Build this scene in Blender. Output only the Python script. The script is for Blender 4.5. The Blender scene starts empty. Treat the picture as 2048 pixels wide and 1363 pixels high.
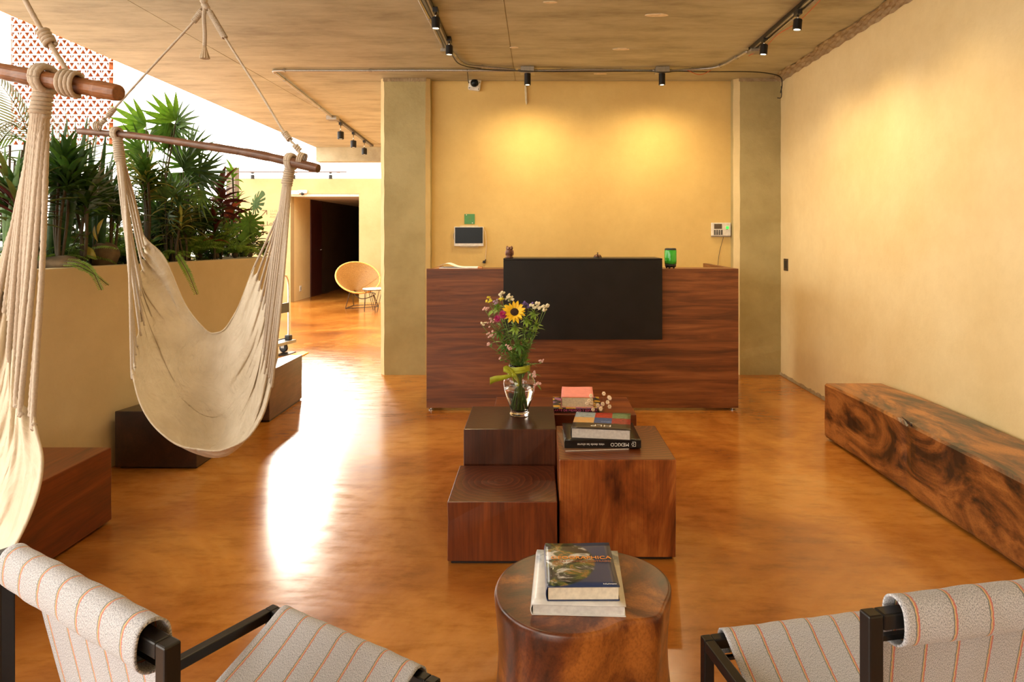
import bpy, bmesh, math, random
from mathutils import Vector, Matrix, Euler
from math import sin, cos, pi, radians

sc = bpy.context.scene
COL = sc.collection
random.seed(7)

# ------------------------------------------------------------------ camera, sky, sun, exposure
F, CX, CY, H = 1365.0, 1075.0, 468.0, 1.35
def P(px, py, d):
    return Vector(((px-CX)*d/F, d, H-(py-CY)*d/F))

cam_d = bpy.data.cameras.new('camera')
cam = bpy.data.objects.new('camera', cam_d)
COL.objects.link(cam)
cam.location = (0, 0, H)
cam.rotation_euler = (pi/2, 0, 0)
cam_d.sensor_width = 36
cam_d.lens = 36*F/2048
cam_d.shift_x = (1024-CX)/2048
cam_d.shift_y = (CY-681.5)/2048
cam_d.clip_start = 0.05
sc.camera = cam

world = bpy.data.worlds.new('sky')
sc.world = world
world.use_nodes = True
bg = world.node_tree.nodes['Background']
bg.inputs[0].default_value = (1.0, 0.93, 0.82, 1)
bg.inputs[1].default_value = 4.8

sun_d = bpy.data.lights.new('sun', 'SUN')
sun_d.energy = 2.3
sun_d.angle = radians(7)
sun_d.color = (1.0, 0.93, 0.80)
sun = bpy.data.objects.new('sun', sun_d)
COL.objects.link(sun)
sun.rotation_euler = Vector((0.37, -1.0, -0.385)).to_track_quat('-Z', 'Y').to_euler()

vs = sc.view_settings
vs.view_transform = 'Standard'
vs.look = 'None'
vs.gamma = 1
vs.use_curve_mapping = False
vs.exposure = 0.36

# ------------------------------------------------------------------ object helpers
WM = {}                                  # world matrices of things and parts
def thing(name, label, cat, loc=(0, 0, 0), rz=0.0, group=None):
    o = bpy.data.objects.new(name, None)
    COL.objects.link(o)
    o.empty_display_size = 0.1
    o.location = loc
    o.rotation_euler = (0, 0, rz)
    WM[o] = Matrix.Translation(Vector(loc)) @ Matrix.Rotation(rz, 4, 'Z')
    o['label'] = label
    o['category'] = cat
    if group: o['group'] = group
    return o

def smooth(me):
    me.polygons.foreach_set('use_smooth', [True]*len(me.polygons))

def obj(name, bm, m, parent=None, sm=False, local=False, label=None, solid=0, bev=0):
    """bm holds world coordinates (or the parent's, when local)."""
    me = bpy.data.meshes.new(name)
    if isinstance(bm, bpy.types.Mesh):
        me = bm
    else:
        bm.to_mesh(me); bm.free()
    o = bpy.data.objects.new(name, me)
    COL.objects.link(o)
    for k in (m if isinstance(m, (list, tuple)) else [m]):
        me.materials.append(k)
    if sm: smooth(me)
    if parent is not None:
        if not local:
            me.transform(WM[parent].inverted())
        o.parent = parent
        WM[o] = WM[parent].copy()
    else:
        if not local:
            n = len(me.vertices)
            if n:
                xs = [v.co for v in me.vertices]
                c = Vector(((min(v.x for v in xs)+max(v.x for v in xs))/2, (min(v.y for v in xs)+max(v.y for v in xs))/2, min(v.z for v in xs)))
                me.transform(Matrix.Translation(-c))
                o.location = c
                WM[o] = Matrix.Translation(c)
        else:
            WM[o] = Matrix.Identity(4)
    if label: o['label'] = label
    if bev:
        md = o.modifiers.new('bevel', 'BEVEL'); md.width = bev; md.segments = 2; md.limit_method = 'ANGLE'; md.angle_limit = radians(40)
    if solid:
        md = o.modifiers.new('thickness', 'SOLIDIFY'); md.thickness = solid; md.offset = 0
    return o

def struct(name, bm, m, label=None, parent=None, **k):
    o = obj(name, bm, m, parent, **k)
    if parent is None:
        o['kind'] = 'structure'
        o['label'] = label
        o['category'] = name.split('_')[0]
    return o

def single(name, bm, m, label, cat, group=None, **k):
    o = obj(name, bm, m, None, **k)
    o['label'] = label; o['category'] = cat
    if group: o['group'] = group
    return o

def inst(name, me, parent, M):
    """a part sharing mesh data; M is the world matrix"""
    o = bpy.data.objects.new(name, me)
    COL.objects.link(o)
    o.parent = parent
    o.matrix_basis = WM[parent].inverted() @ M
    WM[o] = M
    return o

# ------------------------------------------------------------------ mesh helpers
def nb(): return bmesh.new()

def box(bm, x0, x1, y0, y1, z0, z1, M=None):
    vs_ = [bm.verts.new((x, y, z)) for z in (z0, z1) for y in (y0, y1) for x in (x0, x1)]
    for f in ((0, 2, 3, 1), (4, 5, 7, 6), (0, 1, 5, 4), (2, 6, 7, 3), (0, 4, 6, 2), (1, 3, 7, 5)):
        bm.faces.new([vs_[i] for i in f])
    if M is not None:
        for v in vs_: v.co = M @ v.co
    return bm

def prism(bm, poly, z0, z1):
    a = [bm.verts.new((x, y, z0)) for x, y in poly]
    b = [bm.verts.new((x, y, z1)) for x, y in poly]
    n = len(poly)
    bm.faces.new(a[::-1]); bm.faces.new(b)
    for i in range(n):
        bm.faces.new((a[i], a[(i+1) % n], b[(i+1) % n], b[i]))
    bmesh.ops.recalc_face_normals(bm, faces=bm.faces)
    return bm

def frames(pts):
    pts = [Vector(p) for p in pts]
    T = []
    for i in range(len(pts)):
        a = pts[max(i-1, 0)]; b = pts[min(i+1, len(pts)-1)]
        t = (b-a)
        T.append(t.normalized() if t.length > 1e-9 else Vector((0, 0, 1)))
    n = T[0].orthogonal().normalized()
    out = []
    for i, t in enumerate(T):
        n = (n - t*n.dot(t))
        if n.length < 1e-6: n = t.orthogonal()
        n.normalize()
        out.append((pts[i], n.copy(), t.cross(n).normalized()))
    return out

def tube(bm, pts, r, seg=8, caps=True, twist=None):
    fr = frames(pts)
    rings = []
    L = 0
    for i, (p, n, b) in enumerate(fr):
        if i: L += (p-fr[i-1][0]).length
        rr = r[i] if isinstance(r, (list, tuple)) else r
        ring = []
        for k in range(seg):
            a = 2*pi*k/seg
            q = rr
            if twist: q = rr*(0.86+0.20*abs(cos(a*1.0+pi*L/twist)))
            ring.append(bm.verts.new(p + n*(q*cos(a)) + b*(q*sin(a))))
        rings.append(ring)
    for i in range(len(rings)-1):
        for k in range(seg):
            bm.faces.new((rings[i][k], rings[i][(k+1) % seg], rings[i+1][(k+1) % seg], rings[i+1][k]))
    if caps:
        bm.faces.new(rings[0][::-1]); bm.faces.new(rings[-1])
    return bm

def spline(ctrl, n):
    """Catmull-Rom through control points"""
    c = [Vector(p) for p in ctrl]
    if len(c) == 2: return [c[0].lerp(c[1], i/n) for i in range(n+1)]
    c = [c[0]*2-c[1]] + c + [c[-1]*2-c[-2]]
    segs = len(c)-3
    out = []
    for i in range(n+1):
        t = i/n*segs
        k = min(int(t), segs-1); t -= k
        p0, p1, p2, p3 = c[k:k+4]
        out.append(0.5*((2*p1)+(p2-p0)*t+(2*p0-5*p1+4*p2-p3)*t*t+(3*p1-p0-3*p2+p3)*t*t*t))
    return out

def rope(bm, ctrl, r, step=0.006, pitch=0.02, seg=8, straight=False):
    pts = spline(ctrl, 24)
    L = sum((pts[i+1]-pts[i]).length for i in range(24))
    n = max(8, int(L/step))
    return tube(bm, spline(ctrl, n), r, seg, True, twist=pitch)

def coil(bm, axis_pts, R, r, pitch, seg=6, squash=1.0):
    """rope wound round an axis"""
    pts = spline(axis_pts, 12)
    L = sum((pts[i+1]-pts[i]).length for i in range(12))
    turns = max(2, L/pitch)
    n = int(turns*14)
    fr = frames(spline(axis_pts, n))
    out = []
    for i, (p, nn, b) in enumerate(fr):
        a = 2*pi*turns*i/n
        rr = R[0]+(R[1]-R[0])*i/n if isinstance(R, tuple) else R
        out.append(p+nn*(rr*cos(a))+b*(rr*sin(a)*squash))
    return tube(bm, out, r, seg)

def lathe(bm, prof, c=(0, 0, 0), seg=24, M=None, capb=True, capt=True, fn=None):
    rings = []
    for (r, z) in prof:
        ring = []
        for k in range(seg):
            a = 2*pi*k/seg
            rr = r if fn is None else fn(r, z, a)
            v = Vector((rr*cos(a), rr*sin(a), z))
            if M is not None: v = M @ v
            ring.append(bm.verts.new(v+Vector(c)))
        rings.append(ring)
    for i in range(len(rings)-1):
        for k in range(seg):
            bm.faces.new((rings[i][k], rings[i][(k+1) % seg], rings[i+1][(k+1) % seg], rings[i+1][k]))
    if capb: bm.faces.new(rings[0][::-1])
    if capt: bm.faces.new(rings[-1])
    return bm

def ball(bm, c, r, seg=10, rings=6, sc_=(1, 1, 1)):
    M = Matrix.Translation(Vector(c)) @ Matrix.Diagonal((r*sc_[0], r*sc_[1], r*sc_[2], 1))
    bmesh.ops.create_uvsphere(bm, u_segments=seg, v_segments=rings, radius=1, matrix=M)
    return bm

def grid(bm, fn, nu, nv, uv=None):
    V = [[bm.verts.new(fn(i/nu, j/nv)) for j in range(nv+1)] for i in range(nu+1)]
    lay = bm.loops.layers.uv.verify() if uv else None
    for i in range(nu):
        for j in range(nv):
            f = bm.faces.new((V[i][j], V[i+1][j], V[i+1][j+1], V[i][j+1]))
            if uv:
                for lp, (a, b) in zip(f.loops, ((i, j), (i+1, j), (i+1, j+1), (i, j+1))):
                    lp[lay].uv = uv(a/nu, b/nv)
    return V

# ------------------------------------------------------------------ materials
MATS = {}
def nt(name):
    m = bpy.data.materials.new(name); m.use_nodes = True
    t = m.node_tree
    b = t.nodes['Principled BSDF']
    return m, t, b

def N(t, typ, **k):
    n = t.nodes.new(typ)
    for a, v in k.items():
        if a.startswith('i_'):
            n.inputs[a[2:].replace('_', ' ')].default_value = v
        else: setattr(n, a, v)
    return n

def ramp(t, stops, interp='LINEAR'):
    r = t.nodes.new('ShaderNodeValToRGB')
    e = r.color_ramp; e.interpolation = interp
    while len(e.elements) < len(stops): e.elements.new(0.5)
    for el, (p, c) in zip(e.elements, stops):
        el.position = p; el.color = (*c, 1) if len(c) == 3 else c
    return r

def coords(t, scale=(1, 1, 1), rot=(0, 0, 0), kind='Object', loc=(0, 0, 0)):
    tc = t.nodes.new('ShaderNodeTexCoord'); mp = t.nodes.new('ShaderNodeMapping')
    mp.inputs['Scale'].default_value = scale; mp.inputs['Rotation'].default_value = rot; mp.inputs['Location'].default_value = loc
    if kind == 'World':
        g = t.nodes.new('ShaderNodeNewGeometry'); t.links.new(g.outputs['Position'], mp.inputs[0])
    else: t.links.new(tc.outputs[kind], mp.inputs[0])
    return mp.outputs[0]

def bump(t, b, h, strength=0.2, dist=0.01):
    n = t.nodes.new('ShaderNodeBump'); n.inputs['Strength'].default_value = strength; n.inputs['Distance'].default_value = dist
    t.links.new(h, n.inputs['Height']); t.links.new(n.outputs[0], b.inputs['Normal'])

def plain(name, c, rough=0.5, metal=0.0, var=0.12, scale=30, bs=0.0, **k):
    if name in MATS: return MATS[name]
    m, t, b = nt(name)
    co = coords(t)
    n = N(t, 'ShaderNodeTexNoise'); n.inputs['Scale'].default_value = scale; n.inputs['Detail'].default_value = 4
    t.links.new(co, n.inputs[0])
    r = ramp(t, [(0.3, tuple(x*(1-var) for x in c)), (0.7, tuple(min(1, x*(1+var)) for x in c))])
    t.links.new(n.outputs[0], r.inputs[0]); t.links.new(r.outputs[0], b.inputs['Base Color'])
    b.inputs['Roughness'].default_value = rough; b.inputs['Metallic'].default_value = metal
    for a, v in k.items(): b.inputs[a.replace('_', ' ')].default_value = v
    if bs: bump(t, b, n.outputs[0], bs, 0.005)
    MATS[name] = m
    return m

def stucco(name, c, c2, rough=0.75, scale=1.2, bs=0.25, spec=0.3):
    m, t, b = nt(name)
    co = coords(t, kind='World')
    n1 = N(t, 'ShaderNodeTexNoise'); n1.inputs['Scale'].default_value = scale; n1.inputs['Detail'].default_value = 6; n1.inputs['Roughness'].default_value = .6
    n2 = N(t, 'ShaderNodeTexNoise'); n2.inputs['Scale'].default_value = 14; n2.inputs['Detail'].default_value = 8; n2.inputs['Roughness'].default_value = .7
    t.links.new(co, n1.inputs[0]); t.links.new(co, n2.inputs[0])
    r = ramp(t, [(0.33, c2), (0.62, c)])
    t.links.new(n1.outputs[0], r.inputs[0])
    mx = N(t, 'ShaderNodeMix', data_type='RGBA', blend_type='MULTIPLY'); mx.inputs[0].default_value = 0.22
    r2 = ramp(t, [(0.3, (.82, .80, .76)), (0.6, (1, 1, 1))])
    t.links.new(n2.outputs[0], r2.inputs[0]); t.links.new(r.outputs[0], mx.inputs[6]); t.links.new(r2.outputs[0], mx.inputs[7])
    t.links.new(mx.outputs[2], b.inputs['Base Color'])
    b.inputs['Roughness'].default_value = rough
    b.inputs['Specular IOR Level'].default_value = spec
    bump(t, b, n2.outputs[0], bs, 0.01)
    MATS[name] = m
    return m

WALL = stucco('ochre_stucco', (.80, .615, .31), (.73, .53, .25))
WALLR = stucco('pale_ochre_stucco', (.84, .69, .39), (.76, .59, .30))
WALLB = stucco('golden_ochre_stucco', (.80, .58, .22), (.72, .50, .18))
WALLF = stucco('shaded_ochre_stucco', (.50, .36, .18), (.44, .31, .14))  # wall ochre darkened in its colour so the daylight there does not blow out
COLM = stucco('olive_ochre_render', (.47, .39, .19), (.38, .31, .14), bs=0.6, scale=2.5)
COLEDGE = stucco('pale_corner_render', (.75, .60, .32), (.62, .48, .24), bs=0.6)
PLANT = stucco('planter_render', (.64, .52, .30), (.56, .44, .24))
WHITEW = stucco('white_facade_paint', (.86, .86, .84), (.80, .80, .79), bs=0.1)
GROUND = stucco('pale_gravel', (.62, .60, .56), (.5, .48, .44), bs=0.5, scale=8)
DARKW = stucco('dark_corridor_paint', (.10, .06, .035), (.07, .04, .025))  # the unlit corridor's shade is put into this wall colour

def concrete():
    m, t, b = nt('board_marked_concrete')
    co = coords(t, kind='World', scale=(0.8, 2.0, 1))
    n1 = N(t, 'ShaderNodeTexNoise'); n1.inputs['Scale'].default_value = 2.2; n1.inputs['Detail'].default_value = 9; n1.inputs['Roughness'].default_value = .66
    t.links.new(co, n1.inputs[0])
    co2 = coords(t, kind='World', scale=(3, 22, 1))
    n2 = N(t, 'ShaderNodeTexNoise'); n2.inputs['Scale'].default_value = 1.0; n2.inputs['Detail'].default_value = 6
    t.links.new(co2, n2.inputs[0])
    r = ramp(t, [(0.25, (.26, .215, .135)), (0.5, (.45, .41, .275)), (0.75, (.58, .54, .39))])
    t.links.new(n1.outputs[0], r.inputs[0])
    r2 = ramp(t, [(0.30, (.70, .66, .60)), (0.50, (1, 1, 1)), (.8, (1.0, 1.0, 1.0))])
    t.links.new(n2.outputs[0], r2.inputs[0])
    mx = N(t, 'ShaderNodeMix', data_type='RGBA', blend_type='MULTIPLY'); mx.inputs[0].default_value = 0.3
    t.links.new(r.outputs[0], mx.inputs[6]); t.links.new(r2.outputs[0], mx.inputs[7])
    # pale scuffs
    co3 = coords(t, kind='World', scale=(1.5, 5, 1), rot=(0, 0, .3))
    n3 = N(t, 'ShaderNodeTexNoise'); n3.inputs['Scale'].default_value = 2.5; n3.inputs['Detail'].default_value = 10; n3.inputs['Roughness'].default_value = .8
    t.links.new(co3, n3.inputs[0])
    r3 = ramp(t, [(0.62, (0, 0, 0)), (0.72, (.6, .6, .6))])
    t.links.new(n3.outputs[0], r3.inputs[0])
    m2 = N(t, 'ShaderNodeMix', data_type='RGBA'); m2.inputs[7].default_value = (.80, .68, .48, 1)
    t.links.new(r3.outputs[0], m2.inputs[0]); t.links.new(mx.outputs[2], m2.inputs[6])
    t.links.new(m2.outputs[2], b.inputs['Base Color'])
    b.inputs['Roughness'].default_value = .62
    bump(t, b, n2.outputs[0], .25, .01)
    return m
CONC = concrete()

def floor_mat():
    m, t, b = nt('polished_stained_concrete')
    co = coords(t, kind='World')
    n1 = N(t, 'ShaderNodeTexNoise'); n1.inputs['Scale'].default_value = .9; n1.inputs['Detail'].default_value = 8; n1.inputs['Roughness'].default_value = .62; n1.inputs['Distortion'].default_value = .6
    t.links.new(co, n1.inputs[0])
    r = ramp(t, [(0.30, (.20, .058, .007)), (0.46, (.36, .125, .017)), (0.60, (.50, .21, .036)), (.75, (.58, .30, .08))])
    t.links.new(n1.outputs[0], r.inputs[0])
    co2 = coords(t, kind='World', scale=(1.5, 4.5, 1), rot=(0, 0, .25))
    n2 = N(t, 'ShaderNodeTexNoise'); n2.inputs['Scale'].default_value = 3.5; n2.inputs['Detail'].default_value = 10; n2.inputs['Roughness'].default_value = .72
    t.links.new(co2, n2.inputs[0])
    r2 = ramp(t, [(0.32, (.66, .60, .52)), (0.5, (1, 1, 1)), (0.72, (1.12, 1.12, 1.15))])
    t.links.new(n2.outputs[0], r2.inputs[0])
    mx = N(t, 'ShaderNodeMix', data_type='RGBA', blend_type='MULTIPLY'); mx.inputs[0].default_value = .8
    t.links.new(r.outputs[0], mx.inputs[6]); t.links.new(r2.outputs[0], mx.inputs[7])
    # fine scratches and paint flecks
    co3 = coords(t, kind='World', scale=(9, 26, 1), rot=(0, 0, .9))
    n3 = N(t, 'ShaderNodeTexNoise'); n3.inputs['Scale'].default_value = 2.2; n3.inputs['Detail'].default_value = 6; n3.inputs['Roughness'].default_value = .75
    t.links.new(co3, n3.inputs[0])
    r3 = ramp(t, [(0.715, (0, 0, 0)), (0.75, (.55, .55, .55))])
    t.links.new(n3.outputs[0], r3.inputs[0])
    m2 = N(t, 'ShaderNodeMix', data_type='RGBA'); m2.inputs[7].default_value = (.80, .62, .38, 1)
    t.links.new(r3.outputs[0], m2.inputs[0]); t.links.new(mx.outputs[2], m2.inputs[6])
    t.links.new(m2.outputs[2], b.inputs['Base Color'])
    rr = ramp(t, [(0.3, (.15, .15, .15)), (0.7, (.27, .27, .27))])
    t.links.new(n2.outputs[0], rr.inputs[0]); t.links.new(rr.outputs[0], b.inputs['Roughness'])
    b.inputs['Specular IOR Level'].default_value = .9
    bump(t, b, n2.outputs[0], .03, .01)
    return m
FLOOR = floor_mat()

def wood(name, dark, mid, light, grain=(1, 1, .12), rot=(0, 0, 0), scale=6, rough=.32, rings=None, dist=2.2, loc=(0, 0, 0), patch=.5, steep=.13):
    """tropical hardwood: stretched noise figure with dark heartwood patches; rings = (cx, cy) puts growth rings on the top"""
    m, t, b = nt(name)
    co = coords(t, scale=grain, rot=rot, loc=loc)
    n0 = N(t, 'ShaderNodeTexNoise'); n0.inputs['Scale'].default_value = 1.6; n0.inputs['Detail'].default_value = 3
    n0.inputs['Distortion'].default_value = 1.0
    t.links.new(co, n0.inputs[0])
    n1 = N(t, 'ShaderNodeTexNoise'); n1.inputs['Scale'].default_value = scale; n1.inputs['Detail'].default_value = 9; n1.inputs['Roughness'].default_value = .62; n1.inputs['Distortion'].default_value = dist
    t.links.new(co, n1.inputs[0])
    co2 = coords(t, scale=tuple(g*(14 if g > .5 else 1.2) for g in grain), rot=rot)
    n2 = N(t, 'ShaderNodeTexNoise'); n2.inputs['Scale'].default_value = 9; n2.inputs['Detail'].default_value = 5
    t.links.new(co2, n2.inputs[0])
    ad = N(t, 'ShaderNodeMath', operation='MULTIPLY_ADD'); ad.inputs[1].default_value = patch; 
    mu = N(t, 'ShaderNodeMath', operation='MULTIPLY'); mu.inputs[1].default_value = 1-patch
    t.links.new(n0.outputs[0], ad.inputs[0]); t.links.new(n1.outputs[0], mu.inputs[0]); t.links.new(mu.outputs[0], ad.inputs[2])
    r = ramp(t, [(0.48-steep, dark), (0.49, mid), (0.50+steep, light)])
    t.links.new(ad.outputs[0], r.inputs[0])
    col = r.outputs[0]
    r2 = ramp(t, [(0.35, (.55, .50, .48)), (0.55, (1, 1, 1))])
    t.links.new(n2.outputs[0], r2.inputs[0])
    mx = N(t, 'ShaderNodeMix', data_type='RGBA', blend_type='MULTIPLY'); mx.inputs[0].default_value = .55
    t.links.new(col, mx.inputs[6]); t.links.new(r2.outputs[0], mx.inputs[7])
    col = mx.outputs[2]
    if rings is not None:
        co3 = coords(t, scale=(1, 1.0, 0), loc=(-rings[0], -rings[1], 0))
        w = N(t, 'ShaderNodeTexWave', wave_type='RINGS', rings_direction='Z', wave_profile='SAW')
        w.inputs['Scale'].default_value = 11; w.inputs['Distortion'].default_value = 3.5; w.inputs['Detail'].default_value = 3; w.inputs['Detail Scale'].default_value = 1.2
        t.links.new(co3, w.inputs[0])
        mid2 = tuple((a*.35+c*.65)*1.1 for a, c in zip(dark, mid))
        r4 = ramp(t, [(0, tuple(x*.42 for x in mid2)), (.7, tuple(x*.66 for x in mid2)), (1, tuple(x*1.15 for x in mid2))])
        t.links.new(w.outputs['Fac'], r4.inputs[0])
        g = t.nodes.new('ShaderNodeNewGeometry'); sx = t.nodes.new('ShaderNodeSeparateXYZ')
        t.links.new(g.outputs['True Normal'], sx.inputs[0])
        gt = N(t, 'ShaderNodeMath', operation='GREATER_THAN'); gt.inputs[1].default_value = .7
        t.links.new(sx.outputs[2], gt.inputs[0])
        m3 = N(t, 'ShaderNodeMix', data_type='RGBA')
        t.links.new(gt.outputs[0], m3.inputs[0]); t.links.new(col, m3.inputs[6]); t.links.new(r4.outputs[0], m3.inputs[7])
        col = m3.outputs[2]
    t.links.new(col, b.inputs['Base Color'])
    b.inputs['Roughness'].default_value = rough
    b.inputs['Coat Weight'].default_value = .25; b.inputs['Coat Roughness'].default_value = .2
    bump(t, b, n1.outputs[0], .08, .01)
    MATS[name] = m
    return m

DK, MD, LT = (.022, .007, .003), (.13, .032, .009), (.36, .12, .028)
W_A = wood('parota_red', (.05, .011, .004), (.17, .036, .008), (.30, .075, .014), rings=(-.02, .02), grain=(1, 1, .16))
W_B = wood('parota_dark', DK, (.07, .018, .006), (.13, .035, .010), rings=(.1, .4), grain=(1, 1, .2))
W_C = wood('parota_orange', (.07, .014, .004), (.27, .066, .012), (.50, .17, .035), rings=(.12, .25), grain=(1.3, 1.3, .42), scale=2.6, dist=2.6, patch=.3)
W_D = wood('parota_back', (.06, .015, .005), (.17, .04, .01), (.34, .10, .02), grain=(.15, 1, 1))
W_BN = wood('parota_bench', (.018, .008, .005), (.20, .065, .015), (.42, .16, .038), grain=(1.6, .7, 1.6), scale=2.4, dist=2.2, rot=(.35, 0, 0), rough=.36, patch=.35, steep=.07)
W_L1 = wood('parota_left_bench', (.05, .011, .004), (.18, .036, .007), (.30, .085, .016), grain=(1, .2, 1), rot=(.5, 0, 0))
W_L2 = wood('parota_black_bench', (.010, .005, .003), (.028, .011, .006), (.06, .022, .010), grain=(1, .3, 1))
W_L3 = wood('parota_grey_brown_bench', (.05, .022, .012), (.12, .055, .03), (.17, .085, .045), grain=(1, .3, 1))
W_ST = wood('parota_stool', (.020, .007, .004), (.14, .033, .008), (.42, .14, .026), grain=(1.5, 1.5, 1.1), scale=2.2, dist=2.2, rough=.33, patch=.3, rot=(.5, .6, .3), steep=.09, loc=(.35, .1, .2))
W_BAR = wood('smooth_branch', (.05, .020, .010), (.14, .055, .022), (.24, .10, .04), grain=(.08, 1, 1), rough=.55, scale=14)
W_BAR2 = wood('smooth_reddish_branch', (.10, .035, .012), (.26, .095, .028), (.36, .14, .04), grain=(.08, 1, 1), rough=.55, scale=14)

def laminate():
    m, t, b = nt('walnut_laminate')
    co = coords(t, scale=(.55, 1, 7), kind='World')
    n1 = N(t, 'ShaderNodeTexNoise'); n1.inputs['Scale'].default_value = 2.4; n1.inputs['Detail'].default_value = 8; n1.inputs['Roughness'].default_value = .6; n1.inputs['Distortion'].default_value = .9
    t.links.new(co, n1.inputs[0])
    co2 = coords(t, scale=(2.5, 1, 70), kind='World')
    n2 = N(t, 'ShaderNodeTexNoise'); n2.inputs['Scale'].default_value = 2.0; n2.inputs['Detail'].default_value = 4
    t.links.new(co2, n2.inputs[0])
    r = ramp(t, [(0.31, (.085, .025, .007)), (0.43, (.15, .043, .011)), (0.55, (.23, .072, .019)), (0.7, (.30, .11, .034))])
    t.links.new(n1.outputs[0], r.inputs[0])
    r2 = ramp(t, [(0.35, (.6, .55, .5)), (0.6, (1, 1, 1))])
    t.links.new(n2.outputs[0], r2.inputs[0])
    mx = N(t, 'ShaderNodeMix', data_type='RGBA', blend_type='MULTIPLY'); mx.inputs[0].default_value = .5
    t.links.new(r.outputs[0], mx.inputs[6]); t.links.new(r2.outputs[0], mx.inputs[7])
    t.links.new(mx.outputs[2], b.inputs['Base Color'])
    b.inputs['Roughness'].default_value = .38
    return m
LAM = laminate()

def sling_mat():
    m, t, b = nt('striped_handwoven_cloth')
    tc = t.nodes.new('ShaderNodeTexCoord'); sx = t.nodes.new('ShaderNodeSeparateXYZ')
    t.links.new(tc.outputs['UV'], sx.inputs[0])
    nz = N(t, 'ShaderNodeTexNoise'); nz.inputs['Scale'].default_value = 160; nz.inputs['Detail'].default_value = 3
    t.links.new(tc.outputs['UV'], nz.inputs[0])
    # wobble of the stripe edge
    wb = N(t, 'ShaderNodeMath', operation='MULTIPLY_ADD'); wb.inputs[1].default_value = .0035
    t.links.new(nz.outputs[0], wb.inputs[0]); t.links.new(sx.outputs[0], wb.inputs[2])
    dv = N(t, 'ShaderNodeMath', operation='DIVIDE'); dv.inputs[1].default_value = .066
    t.links.new(wb.outputs[0], dv.inputs[0])
    fr = N(t, 'ShaderNodeMath', operation='FRACT'); t.links.new(dv.outputs[0], fr.inputs[0])
    base = (1, 1, 1)
    st = ramp(t, [(0, base), (.44, (.14, .17, .17)), (.475, (.70, .46, .16)), (.515, (.60, .14, .10)), (.56, base)], 'CONSTANT')
    t.links.new(fr.outputs[0], st.inputs[0])
    mask = ramp(t, [(0, (0, 0, 0)), (.44, (.85, .85, .85)), (.555, (0, 0, 0))], 'CONSTANT')
    t.links.new(fr.outputs[0], mask.inputs[0])
    # twill weave: diagonal dark weft flecks
    mp = N(t, 'ShaderNodeMapping'); mp.inputs['Scale'].default_value = (1100, 420, 1); mp.inputs['Rotation'].default_value = (0, 0, .6)
    t.links.new(tc.outputs['UV'], mp.inputs[0])
    n2 = N(t, 'ShaderNodeTexNoise'); n2.inputs['Scale'].default_value = 1.0; n2.inputs['Detail'].default_value = 2
    t.links.new(mp.outputs[0], n2.inputs[0])
    r = ramp(t, [(0.38, (.20, .21, .24)), (0.50, (.53, .54, .58)), (.64, (.70, .70, .72))])
    t.links.new(n2.outputs[0], r.inputs[0])
    mx = N(t, 'ShaderNodeMix', data_type='RGBA')
    t.links.new(mask.outputs[0], mx.inputs[0]); t.links.new(r.outputs[0], mx.inputs[6]); t.links.new(st.outputs[0], mx.inputs[7])
    t.links.new(mx.outputs[2], b.inputs['Base Color'])
    b.inputs['Roughness'].default_value = .95
    b.inputs['Specular IOR Level'].default_value = .15
    b.inputs['Sheen Weight'].default_value = .2
    bump(t, b, n2.outputs[0], .5, .002)
    return m
SLING = sling_mat()

def cotton():
    m, t, b = nt('unbleached_cotton')
    co = coords(t)
    n = N(t, 'ShaderNodeTexNoise'); n.inputs['Scale'].default_value = 9; n.inputs['Detail'].default_value = 7; n.inputs['Roughness'].default_value = .6
    t.links.new(co, n.inputs[0])
    r = ramp(t, [(0.3, (.60, .52, .39)), (0.65, (.71, .63, .50))])
    t.links.new(n.outputs[0], r.inputs[0]); t.links.new(r.outputs[0], b.inputs['Base Color'])
    b.inputs['Roughness'].default_value = .9; b.inputs['Specular IOR Level'].default_value = .15
    n2 = N(t, 'ShaderNodeTexNoise'); n2.inputs['Scale'].default_value = 4; n2.inputs['Detail'].default_value = 5; n2.inputs['Distortion'].default_value = 2.5
    t.links.new(co, n2.inputs[0])
    bump(t, b, n2.outputs[0], .6, .05)
    return m
COTTON = cotton()
ROPE = plain('cotton_rope', (.52, .44, .35), .9, var=.10, scale=200, bs=.3)
TWINE = plain('jute_twine', (.42, .30, .20), .9, scale=200)
BLACKM = plain('black_powder_coat', (.014, .013, .013), .32, .3, scale=200)
BLACKP = plain('black_plastic', (.012, .012, .012), .4)
BLACKG = plain('black_counter_laminate', (.008, .0065, .006), .42, var=.3, scale=6, Specular_IOR_Level=.3)
STEEL = plain('galvanised_steel', (.42, .40, .36), .38, .75, scale=60)
CHROME = plain('brushed_chrome', (.62, .60, .56), .25, .95)
WHITEP = plain('white_plastic', (.80, .77, .70), .4)
GREYP = plain('grey_plastic', (.30, .30, .30), .45)
PAPER = plain('white_paper', (.86, .86, .88), .8)
PAGES = plain('book_pages', (.74, .66, .52), .85, scale=80)
DKTEXT = plain('dark_brown_lettering', (.10, .045, .02), .7)

def emis(name, c, s):
    m, t, b = nt(name)
    b.inputs['Base Color'].default_value = (*c, 1); b.inputs['Emission Color'].default_value = (*c, 1); b.inputs['Emission Strength'].default_value = s
    return m
LAMPON = emis('lit_lamp_lens', (1, .78, .45), 18)
LAMPFAR = emis('lit_far_lamp_lens', (1, .8, .5), 1.5)

# ------------------------------------------------------------------ room shell
CEIL = 2.845
XR = 2.335
def edge_x(y): return -3.587 + (y-4.555)*(-3.81+3.587)/(11.73-4.555)

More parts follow.
